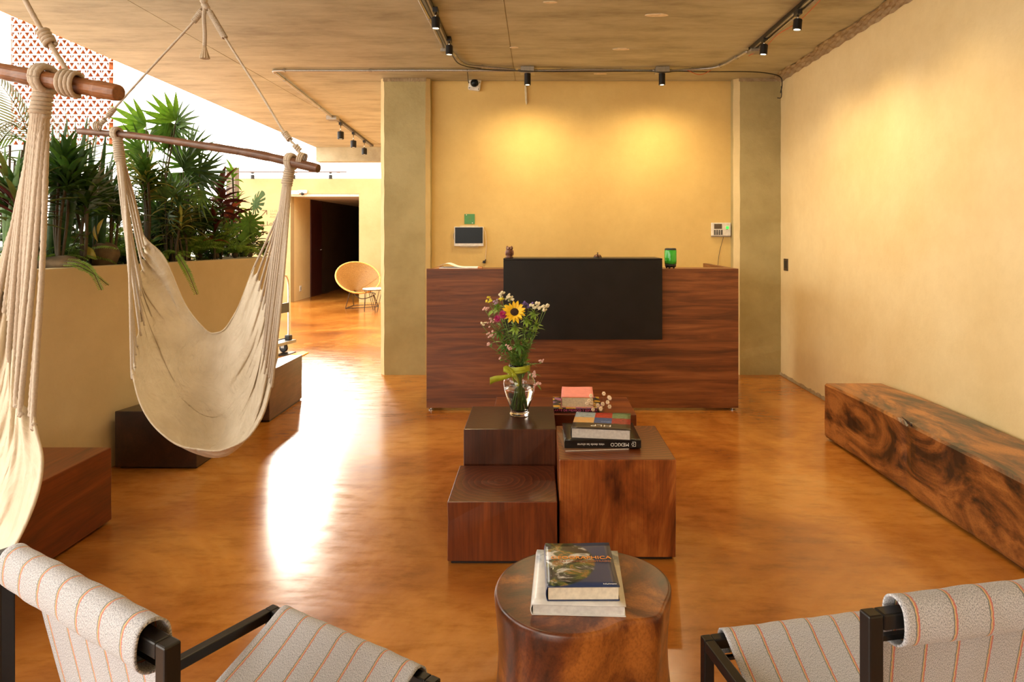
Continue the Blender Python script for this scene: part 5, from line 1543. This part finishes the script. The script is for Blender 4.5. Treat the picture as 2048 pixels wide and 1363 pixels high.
def ppos(px, s, z=PT-.06):
    k = (px-CX)/F
    # X = plx(y) - .970 s ; Y = y + .245 s ; X = k Y
    y = (-2.567-.2525*3.55-.970*s-k*.245*s)/(k-.2525)
    v = pl(y, s); v.z = z
    return v
def leafmat(name, c, c2, trans=.35, rough=.42):
    m, t, b = nt(name)
    co = coords(t, scale=(1, 1, 1))
    n = noise(t, co, 22, 4)
    col = rmp(t, n, [(.35, c), (.65, c2)])
    t.links.new(col, b.inputs['Base Color']); b.inputs['Roughness'].default_value = rough
    tl = t.nodes.new('ShaderNodeBsdfTranslucent'); mx = t.nodes.new('ShaderNodeMixShader'); mx.inputs[0].default_value = trans
    t.links.new(col, tl.inputs[0]); out = t.nodes['Material Output']
    t.links.new(b.outputs[0], mx.inputs[1]); t.links.new(tl.outputs[0], mx.inputs[2]); t.links.new(mx.outputs[0], out.inputs[0])
    return m
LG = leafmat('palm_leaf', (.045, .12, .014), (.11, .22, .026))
LB = leafmat('sunlit_palm_leaf', (.10, .26, .012), (.20, .38, .03), .5)  # brighter copy of the palm leaf, sky backlight put into its colour
LD = leafmat('dark_strap_leaf', (.028, .075, .014), (.065, .13, .024), .3)
LV = leafmat('variegated_leaf_edge', (.38, .40, .07), (.55, .52, .14), .3)
LR = leafmat('maroon_leaf', (.055, .010, .008), (.12, .020, .012), .3)
LRR = leafmat('red_leaf', (.24, .03, .010), (.36, .07, .016), .3)
LF = leafmat('fern_green', (.18, .33, .04), (.30, .46, .07), .5)
LFB = leafmat('bright_fern_green', (.26, .42, .03), (.40, .52, .05), .5)
LO = leafmat('olive_leaf', (.09, .11, .02), (.16, .16, .03), .3)
LY = leafmat('yellowing_leaf', (.42, .34, .04), (.55, .42, .06), .4)
LS = leafmat('silvery_grey_leaf', (.16, .22, .15), (.28, .32, .24), .25)
CANE = plain('plant_cane', (.08, .055, .025), .7)

def multi(name, parts):
    """join copies of (mesh, matrix) into one mesh"""
    bm = nb()
    mats = []
    for me, M in parts:
        k0 = len(bm.faces)
        tmp = me.copy(); tmp.transform(M); bm.from_mesh(tmp)
        bm.faces.ensure_lookup_table()
        for m in me.materials:
            if m not in mats: mats.append(m)
        for f in bm.faces[k0:]: f.material_index = mats.index(me.materials[0])
        bpy.data.meshes.remove(tmp)
    me = bpy.data.meshes.new(name); bm.to_mesh(me); bm.free()
    for m in mats: me.materials.append(m)
    smooth(me)
    return me
def RZ(a): return Matrix.Rotation(a, 4, 'Z')
def RY(a): return Matrix.Rotation(a, 4, 'Y')

def fan_mesh(m, n=9, L=.26, W=.032, spread=2.3, seed=0, dx=0):
    r = random.Random(seed); lf = leaf_mesh('x', L, W, .25, m, fold=.12, n=5, shape=.75)
    return multi('leaf', [(lf, RZ(-spread/2+spread*k/(n-1)) @ RY(r.uniform(-.1, .2)) @ Matrix.Scale(.78+.22*cos((k/(n-1)-.5)*2.4)+r.uniform(-.05, .05), 4)) for k in range(n)])
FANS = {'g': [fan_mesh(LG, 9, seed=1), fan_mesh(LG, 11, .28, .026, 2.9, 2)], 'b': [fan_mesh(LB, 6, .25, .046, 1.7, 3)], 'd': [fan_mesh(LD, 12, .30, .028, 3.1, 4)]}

def rhapis(label, px, s, fans, seed, group=None):
    """fans: (px, py, kind, direction angle in the picture plane, scale)"""
    base = ppos(px, s); rnd = random.Random(seed)
    t = thing('fan_palm', label, 'plant', base, 0, group)
    for (fx, fy, kd, an, sc_) in fans:
        hub = P(fx, fy, base.y+rnd.uniform(-.12, .10))
        m = base.lerp(hub, .55)+Vector((0, 0, .05))
        e = nb(); tube(e, spline([base+Vector((rnd.uniform(-.04, .04), rnd.uniform(-.04, .04), 0)), m, hub], 10), [.007-.0004*i for i in range(11)], 6); obj('cane', e, CANE, t, sm=True)
        d = Vector((cos(an), rnd.uniform(-.45, .1), sin(an)))
        M = aim(hub, d, 0, sc_)
        # turn the fan's flat face to be seen from the front
        M = M @ Matrix.Rotation(pi/2+rnd.uniform(-.5, .5), 4, 'X')
        inst('leaf', rnd.choice(FANS[kd]), t, M)
    return t

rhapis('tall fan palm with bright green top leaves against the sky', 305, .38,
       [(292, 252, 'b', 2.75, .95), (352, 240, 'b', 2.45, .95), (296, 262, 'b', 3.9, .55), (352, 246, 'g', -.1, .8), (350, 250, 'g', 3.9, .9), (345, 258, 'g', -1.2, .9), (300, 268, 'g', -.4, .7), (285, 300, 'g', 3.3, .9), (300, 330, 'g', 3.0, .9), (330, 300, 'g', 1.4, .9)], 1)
rhapis('dark-leaved fan palm with a wide spread fan, in the centre of the planter', 372, .32,
       [(366, 335, 'd', 1.45, 1.1), (366, 338, 'd', .35, .9), (372, 330, 'g', 1.9, 1.0), (360, 345, 'g', -1.5, .9), (388, 345, 'd', -.9, .9), (398, 380, 'g', -1.6, .9), (375, 390, 'd', -1.8, .9), (350, 370, 'd', 3.4, .8), (400, 345, 'd', .2, .8), (380, 300, 'g', .9, .8), (340, 420, 'd', 3.5, .8), (390, 430, 'd', -.5, .8)], 2)
rhapis('lower fan palm between the two tall palms', 335, .20,
       [(330, 400, 'g', 1.9, .8), (345, 395, 'g', .6, .8), (320, 440, 'd', 2.8, .8), (350, 440, 'd', .3, .7), (335, 430, 'g', -1.3, .7)], 3)

def rosette(label, px, s, top, mats, n, L, W, seed, name='dracaena', bend=1.1, stem=True, up=.5, cat='plant', z=None, group=None, wide=1.0, heads=1, hs=.10):
    """strap-leaved plant; top = picture height of the growing point"""
    base = ppos(px, s); rnd = random.Random(seed)
    t = thing(name, label, cat, base, 0, group)
    meshes = [leaf_mesh('leaf', L*q, W*(.8+.4*w), bend*(.6+.5*w), m, fold=.25, n=6, shape=.8) for m in mats for q, w in ((1, .2), (.8, .9), (.9, .5))]
    for h in range(heads):
        hub = P(px+rnd.uniform(-1, 1)*(22 if heads > 1 else 0), top+rnd.uniform(-1, 1)*(26 if heads > 1 else 0), base.y+rnd.uniform(-.08, .08))
        if stem and hub.z > base.z+.03:
            e = nb(); tube(e, spline([base, base.lerp(hub, .5)+Vector((rnd.uniform(-.03, .03), 0, 0)), hub], 8), .008, 6); obj('stem', e, CANE, t, sm=True)
        for k in range(n):
            a = k*2.399+rnd.uniform(-.3, .3); f = k/n
            el = up+(1.35-up)*(f)+rnd.uniform(-.15, .15)
            d = Vector((cos(a)*cos(el)*wide, sin(a)*cos(el), sin(el)))
            inst('leaf', rnd.choice(meshes), t, aim(hub-Vector((0, 0, hs*(1-f))), d, rnd.uniform(-.4, .4), rnd.uniform(.75, 1.15)))
    return t

def blades(label, px, s, tips, seed, name='strap_leaf_plant', m=LD, w=.03, group=None):
    """long upright leaves each reaching a picture point"""
    base = ppos(px, s); rnd = random.Random(seed)
    t = thing(name, label, 'plant', base, 0, group)
    for q in tips:
        tx_, ty = q[:2]; mm = q[2] if len(q) > 2 else m
        tip = P(tx_, ty, base.y+rnd.uniform(-.18, .15))
        b = base+Vector((rnd.uniform(-.05, .05), rnd.uniform(-.05, .05), 0))
        md = b.lerp(tip, .55)+Vector((0, 0, .09*rnd.random()))
        pts = spline([b, md, tip], 9); fr = frames(pts); bm = nb(); V = []
        sd = Vector((0, 0, 1)).cross((tip-b)); sd = (Vector((1, 0, 0)) if sd.length < .02 else Vector((.8, -.2, 0))+sd.normalized()*.3).normalized()
        dirn = (tip-b).normalized(); sd = (sd-dirn*sd.dot(dirn)).normalized()
        ww = w*rnd.uniform(.7, 1.2)
        for i, p in enumerate(pts):
            k = ww*.5*max(.03, sin(pi*(.12+.86*i/9))**.7)
            V.append([bm.verts.new(p-sd*k), bm.verts.new(p+Vector((0, -k*.3, -k*.2))), bm.verts.new(p+sd*k)])
        for i in range(9):
            for j in range(2): bm.faces.new((V[i][j], V[i+1][j], V[i+1][j+1], V[i][j+1]))
        obj('leaf', bm, mm, t, sm=True)
    return t

# variegated song-of-india type shrub
rosette('bushy shrub with narrow yellow-edged leaves below the tall palm', 292, .22, 350, [LV, LG, LG], 34, .22, .022, 11, 'variegated_shrub', 1.3, heads=5, wide=1.1)
rosette('second clump of yellow-edged leaves, lower and farther right', 350, .14, 440, [LV, LO, LD], 30, .22, .022, 12, 'variegated_shrub', 1.5, heads=4)
rosette('drooping olive-leaved clump between the fan palm and the red plant', 372, .12, 425, [LO, LV, LD], 30, .26, .020, 13, 'variegated_shrub', 1.8, heads=2)
# red cordylines
rosette('tall maroon-leaved cordyline in front of the grey post', 441, .25, 385, [LR, LR, LR], 22, .27, .060, 14, 'cordyline', .8, up=.1, heads=1, hs=.16)
rosette('shorter maroon cordyline beside the tall one', 458, .40, 420, [LR, LRR, LR], 18, .26, .055, 15, 'cordyline', .7, up=.2, hs=.14)
rosette('red-stemmed cordyline low at the centre of the planter', 430, .18, 455, [LR, LRR, LD], 16, .20, .035, 16, 'cordyline', .9, up=.2)
# strap plants on the left
blades('tall dark strap-leaved plant at the left end of the planter', 110, .30, [(88, 262), (118, 236), (105, 250), (135, 240), (152, 262), (175, 235), (95, 290), (70, 300), (140, 300), (165, 290), (125, 285), (60, 330), (178, 300), (150, 330), (100, 320)], 21, w=.035)
blades('strap-leaved plant with one red tipped leaf left of the cords', 190, .28, [(196, 250), (212, 262), (205, 298, LRR), (228, 300), (180, 280), (165, 320), (215, 330), (240, 335), (170, 350), (225, 370), (190, 330), (202, 360), (160, 380)], 22, w=.036)
blades('bright strap-leaved clump behind the near hammock cords', 20, .25, [(-20, 300), (10, 290), (40, 300), (60, 290), (30, 330), (-10, 340), (70, 340, LO), (50, 320, LO), (0, 380), (75, 390), (35, 360)], 23, w=.034, m=LG)
blades('thin arching grassy leaves reaching up beside the brick screen', 150, .55, [(100, 205, LO), (60, 250, LO), (180, 230, LO), (130, 215, LO), (150, 235, LD), (200, 225, LO), (210, 290), (240, 300), (105, 270)], 24, w=.016)
rosette('dark spiky dracaena on the left of the planter', 118, .18, 330, [LD, LD, LG], 34, .30, .030, 25, heads=4)
rosette('dense dark dracaena left of the far hammock cords', 165, .16, 400, [LD, LG, LS], 32, .28, .028, 26, heads=4)
rosette('dark bushy dracaena behind the far hammock cords', 225, .20, 400, [LD, LD, LS], 30, .26, .028, 27, heads=3)
rosette('bronze spiky dracaena at the far left', 40, .20, 400, [LD, LR, LO], 30, .30, .030, 28, heads=4)
rosette('dark undergrowth dracaena in the middle of the planter', 320, .35, 450, [LD, LD, LG], 30, .26, .030, 29, heads=4)
rosette('dark undergrowth dracaena under the wide fan', 400, .35, 440, [LD, LG, LO], 30, .26, .028, 30, heads=4)
rosette('bright leafy tuft above the grey post', 465, .50, 345, [LB, LB], 10, .16, .035, 31, 'leafy_shrub', .7, up=-.1)
rosette('bright leafy tuft beside the red cordyline', 475, .45, 400, [LB, LG], 12, .16, .035, 32, 'leafy_shrub', .7, up=-.1)
rosette('low bronze-leaved plant near the planter end', 505, .22, 470, [LR, LO, LG], 18, .22, .035, 33, 'bronze_bromeliad', 1.1, stem=False, up=.15)
rosette('green and bronze rosette at the very end of the planter', 528, .22, 498, [LG, LO, LR], 16, .17, .035, 34, 'bronze_bromeliad', 1.1, stem=False, up=.15)

# areca palm fronds, far left
def frond_mesh(m, L=.8, n=22, W=.20, lw=.016, bend=1.2, droop=.6, w0=.15):
    parts = []; lf = leaf_mesh('x', 1.0, lw, .5, m, fold=.1, n=3)
    rb = nb(); pts = []
    for i in range(13):
        u = i/12; pts.append(Vector((L*sin(bend*u)/bend, 0, -L*(1-cos(bend*u))/bend)))
    tube(rb, pts, [.004*(1-.8*i/12) for i in range(13)], 4)
    rm = bpy.data.meshes.new('x'); rb.to_mesh(rm); rb.free(); rm.materials.append(m)
    parts.append((rm, Matrix.Identity(4)))
    for k in range(n):
        u = w0+(1-w0)*k/(n-1); a = bend*u
        p = Vector((L*sin(a)/bend, 0, -L*(1-cos(a))/bend))
        ln = W*(sin(pi*(.12+.80*u))**.7)
        for s in (-1, 1):
            M = Matrix.Translation(p) @ Matrix.Rotation(a, 4, 'Y') @ RZ(s*droop*1.7) @ Matrix.Diagonal((ln, 1, ln, 1)) @ RY(.15)
            parts.append((lf, M))
    return multi('frond', parts)
AR = [frond_mesh(LO, .62, 20, .30, .013, .9, .5), frond_mesh(LG, .55, 20, .28, .013, 1.2, .5)]
FRN = [frond_mesh(LF, .26, 24, .036, .0065, 1.3, .88, .08), frond_mesh(LF, .22, 22, .032, .006, .9, .88, .08)]
FRB = [frond_mesh(LFB, .26, 24, .040, .007, 1.0, .88, .08)]
b = ppos(15, .55); t = thing('areca_palm', 'feathery areca palm fronds at the far left edge', 'plant', b); rnd = random.Random(41)
for hx_, hy, an in ((58, 262, 2.6), (60, 275, 2.9), (50, 285, 2.3), (45, 300, 3.2), (60, 290, 1.6), (-10, 300, .9), (20, 290, 3.5), (30, 320, 2.4)):
    hub = P(hx_, hy, b.y+rnd.uniform(-.1, .1))
    e = nb(); tube(e, spline([b, b.lerp(hub, .6)+Vector((0, 0, .03)), hub], 8), .006, 5); obj('stem', e, CANE, t, sm=True)
    inst('frond', rnd.choice(AR), t, aim(hub, (cos(an), -.2, sin(an)), 0, .8))

def fern(label, px, s, n, sc_, seed, meshes=FRN, py=None, up=.75, group=None, toward=None):
    s += .06; b = ppos(px, s, PT+.03); rnd = random.Random(seed); sc_ *= 1.15
    t = thing('fern', label, 'fern', b, 0, group)
    if py: b = P(px, py, b.y)
    for k in range(n):
        a = k*2.399+seed; el = rnd.uniform(.35, 1.0)*up+.22
        d = Vector((cos(a)*cos(el), sin(a)*cos(el), sin(el)))
        if toward is not None: d += Vector(toward)*rnd.uniform(.2, .8)
        inst('frond', rnd.choice(meshes), t, aim(b, d, rnd.uniform(-.3, .3), sc_*rnd.uniform(.7, 1.1)))
    e = nb(); ball(e, b-Vector((0, 0, .01)), .025, 8, 6); obj('crown', e, CANE, t)
    return t
fern('boston fern at the left of the planter beside the rounded rock', 150, .20, 18, .9, 1)
fern('boston fern right of the far hammock cords', 318, .18, 18, .9, 2)
fern('upright boston fern in the centre, behind the planter edge', 372, .19, 22, 1.0, 3, up=1.2)
fern('upright boston fern between the cordyline and the planter edge', 432, .18, 22, 1.05, 4, up=1.3)
fern('light green fern left of the monstera leaf', 470, .17, 20, .9, 5, up=1.1)
fern('bright yellow-green fern at the far end by the cords', 518, .35, 14, .95, 6, FRB, up=.9)
fern('yellow-green fern behind the monstera', 490, .30, 12, .8, 7, FRB, up=1.2)
fern('small fern at the near left edge', 100, .18, 12, .8, 8)
fern('low fern under the variegated shrub', 270, .18, 14, .8, 9)
fern('tall arching fern above the rounded rock', 215, .26, 22, 1.2, 11, up=1.3)
fern('tall arching fern just right of the centre', 398, .24, 24, 1.2, 12, up=1.35)
fern('tall arching fern left of the centre', 345, .26, 24, 1.2, 13, up=1.35)
fern('low fern beside the planter end', 500, .17, 14, .7, 10)
# trailing fronds hanging over the wall
def hang(label, pts, seed, w=.05):
    ctrl = [P(*p) for p in pts]
    t = thing('trailing_frond', label, 'fern', ctrl[0])
    ps = spline(ctrl, 40); e = nb(); tube(e, ps, .0022, 5); obj('stem', e, CANE, t, sm=True)
    lf = [leaf_mesh('leaflet', w*.62, w*.17, .5, LF, n=3)]
    rnd = random.Random(seed)
    prt = []
    for i in range(3, 40):
        d = (ps[min(i+1, 40)]-ps[i-1]).normalized()
        k = 1.0-.55*abs(i/40-.45)
        for s in (-1, 1):
            sd = Vector((d.z, 0, -d.x)).normalized()*s
            prt.append((lf[0], WM[t].inverted() @ aim(ps[i], sd+d*.35+Vector((0, -.25, 0)), pi/2*.8, k*rnd.uniform(.85, 1.1))))
    inst('leaflets', multi('leaflets', prt), t, WM[t])
    return t
def fr_d(px): # depth of the planter's front face at picture column px
    return (-2.567-.2525*3.55+.04)/((px-CX)/F-.2525)
hang('long trailing fern frond hanging over the planter wall behind the hammock chair cloth', [(352, 505, fr_d(352)+.05), (364, 524, fr_d(364)-.02), (378, 550, fr_d(378)-.05), (394, 589, fr_d(394)-.04)], 1)
hang('trailing fern frond hanging over the wall left of the far hammock', [(128, 522, fr_d(128)+.08), (160, 526, fr_d(160)-.02), (185, 543, fr_d(185)-.06), (203, 580, fr_d(203)-.05)], 2, .042)
hang('shorter trailing frond beside the left one', [(120, 528, fr_d(120)+.08), (150, 530, fr_d(150)-.02), (185, 546, fr_d(185)-.06), (217, 570, fr_d(217)-.06)], 3, .03)

# monstera
def monstera_mesh():
    bm = nb(); L = .27
    # broad heart-shaped blade, slit from the rim towards the midrib
    cen = bm.verts.new((L*.42, 0, .004))
    ring = []
    n = 96
    slits = [i_*.42+.45 for i_ in range(6)]
    for i_ in range(n):
        a = -pi+2*pi*(i_+.5)/n
        r = L*(.62+.12*cos(a)-.20*math.exp(-((abs(a)-pi)/.35)**2))
        w_ = min(abs(abs(a)-q) for q in slits)
        if w_ < .075: r *= .42+3.2*w_
        ring.append(bm.verts.new((L*.42+r*cos(a), r*.92*sin(a), -.05*(r/L)**2)))
    for i_ in range(n): bm.faces.new((cen, ring[i_], ring[(i_+1) % n]))
    me = bpy.data.meshes.new('leaf'); bm.to_mesh(me); bm.free(); me.materials.append(leafmat('monstera_green', (.06, .15, .014), (.11, .22, .02), .3, .65)); return me
MM = monstera_mesh()
b = ppos(484, .28); t = thing('monstera', 'split-leaved monstera standing out against the far ochre wall', 'plant', b)
for (jx, jy, an, s_, rl) in ((503, 424, 1.05, .62, 1.15), (507, 424, -1.9, .80, 1.2), (474, 468, 2.4, .5, 1.2)):
    j = P(jx, jy, b.y)
    e = nb(); tube(e, spline([b, b.lerp(j, .5)+Vector((-.01, 0, 0)), j], 8), .005, 6); obj('stem', e, plain('green_stem', (.10, .14, .03), .6), t, sm=True)
    inst('leaf', MM, t, aim(j, (cos(an), -.15, sin(an)), rl, s_))
# filler undergrowth
UL = [leaf_mesh('leaf', .075, .045, .5, LD, n=4), leaf_mesh('leaf', .085, .05, .5, LG, n=4), leaf_mesh('leaf', .07, .04, .6, LO, n=4)]
for i, (px, lab) in enumerate(((90, 'low leafy undergrowth behind the flat rock'), (150, 'low leafy undergrowth left of the rounded rock'), (235, 'dark leafy undergrowth behind the rounded rock'), (285, 'dark leafy undergrowth right of the hammock cords'), (345, 'leafy undergrowth under the fan palms'), (405, 'leafy undergrowth left of the cordyline'), (460, 'leafy undergrowth at the foot of the monstera'), (30, 'leafy undergrowth at the far left end'))):
    b = ppos(px, .62); t = thing('leafy_shrub', lab, 'plant', b); rnd = random.Random(60+i)
    for k in range(15):
        tip = b+Vector((rnd.uniform(-.24, .24), rnd.uniform(-.2, .2), rnd.uniform(.10, .55)))
        e = nb(); pts = spline([b, b.lerp(tip, .5)+Vector((0, 0, .03)), tip], 8); tube(e, pts, .0035, 5); obj('stem', e, CANE, t, sm=True)
        for q in range(11):
            p = pts[rnd.randint(2, 8)]; a = rnd.uniform(0, 2*pi)
            inst('leaf', rnd.choice(UL), t, aim(p, (cos(a), sin(a), rnd.uniform(-.3, .6)), rnd.uniform(-.5, .5), rnd.uniform(.8, 1.5)))
b = ppos(182, .22); t = thing('leafy_shrub', 'slim plant with yellowing oval leaves by the rounded rock', 'plant', b)
YM = leaf_mesh('leaf', .11, .055, .3, LY, n=5)
for px, py, an in ((190, 462, -1.5), (172, 505, -.9), (196, 480, 1.3)):
    j = P(px, py-12, b.y-.1); e = nb(); tube(e, spline([b, b.lerp(j, .6), j], 8), .003, 5); obj('stem', e, CANE, t, sm=True)
    inst('leaf', YM, t, aim(j, (cos(an), -.1, sin(an)), 1.3, .9))

def rock(label, px, py, s, r, sc_, seed, m):
    b = ppos(px, s); c = P(px, py, b.y)
    bm = nb(); bmesh.ops.create_icosphere(bm, subdivisions=3, radius=1)
    rnd = random.Random(seed); ph = [rnd.uniform(0, 6) for _ in range(4)]
    for v in bm.verts:
        n = v.co.normalized(); k = 1+.10*sin(n.x*3+ph[0])+.08*sin(n.y*4+ph[1])+.06*sin(n.z*5+n.x*3+ph[2])
        v.co = Vector((n.x*k*r*sc_[0], n.y*k*r*sc_[1], n.z*k*r*sc_[2]))+c
    single('rock', bm, m, label, 'rock', sm=True)
RKM = plain('mossy_brown_rock', (.16, .11, .06), .9, var=.4, scale=12, bs=.8)
rock('rounded brown rock sitting in the planter left of the cords', 206, 511, .22, .085, (1, .9, .95), 1, RKM)
rock('long flat brown rock at the left edge of the planter', 112, 526, .16, .10, (1.2, .8, .45), 2, RKM)


for i, (px, lab) in enumerate(((60, 'leafy ground cover near the left end of the planter'), (125, 'leafy ground cover between the two rocks'), (255, 'leafy ground cover beside the rounded rock'), (305, 'leafy ground cover under the variegated shrub'), (365, 'leafy ground cover under the wide fan'), (425, 'leafy ground cover at the foot of the cordylines'), (480, 'leafy ground cover under the monstera'))):
    b = ppos(px, .36); t = thing('ground_cover', lab, 'plant', b); rnd = random.Random(90+i)
    for k in range(13):
        tip = b+Vector((rnd.uniform(-.2, .2), rnd.uniform(-.16, .16), rnd.uniform(.06, .36)))
        e = nb(); pts = spline([b, b.lerp(tip, .5)+Vector((0, 0, .03)), tip], 8); tube(e, pts, .003, 5); obj('stem', e, CANE, t, sm=True)
        for q in range(9):
            p = pts[rnd.randint(2, 8)]; a = rnd.uniform(0, 2*pi)
            inst('leaf', rnd.choice(UL), t, aim(p, (cos(a), sin(a), rnd.uniform(-.3, .6)), rnd.uniform(-.5, .5), rnd.uniform(.6, 1.1)))

# third level: small pieces belong to the part they sit on
DEEP = {'lens': 'can', 'title_lettering': 'front_cover', 'subtitle_lettering': 'front_cover', 'publisher_lettering': 'front_cover', 'faded_title': 'front_cover',
        'spine_lettering': 'spine', 'spine_title': 'spine', 'spine_subtitle': 'spine', 'publisher_emblem': 'spine', 'inner_cover_edge': 'front_cover', 'hem': 'cloth_sling',
        'socket': 'plate', 'rocker': 'plate', 'strap': 'tube', 'tassel': 'braid', 'ribbon_knot': 'ribbon_band', 'ribbon_loop': 'ribbon_band', 'ribbon_tail': 'ribbon_band',
        'conductor_slot': 'rail', 'clip': 'clipboard', 'key': 'housing', 'screen': 'housing', 'sensor_window': 'fingerprint_sensor', 'printed_mark': 'card', 'screw': ('card', 'base_plate'),
        'eye': 'body', 'ear': 'body', 'beak': 'body', 'wing': 'body', 'button': 'dome', 'blossom': 'stalk', 'flower_head': 'stem', 'hinge_bracket': 'platform', 'connector': 'box', 'cover': 'box', 'crack': 'slab', 'dome_ring': 'dome', 'rough_top_edge': '-'}
def base_name(o): return o.name.split('.')[0]
kids = {}
for o in list(bpy.data.objects):
    if o.parent is not None and 'category' in o.parent.keys(): kids.setdefault(o.parent, []).append(o)
for t, ch in kids.items():
    for nm, tgt in DEEP.items():
        src = [o for o in ch if base_name(o) == nm]
        if not src: continue
        tg = [o for o in ch if base_name(o) in (tgt if isinstance(tgt, tuple) else (tgt,))]
        if not tg: continue
        one = nm in ('blossom', 'flower_head', 'lens')
        for i, o in enumerate(src):
            p = tg[i % len(tg)] if one else tg[0]
            if p is o or p.parent is not t: continue
            o.parent = p
            o.matrix_basis = p.matrix_basis.inverted() @ o.matrix_basis
bpy.context.view_layer.update()
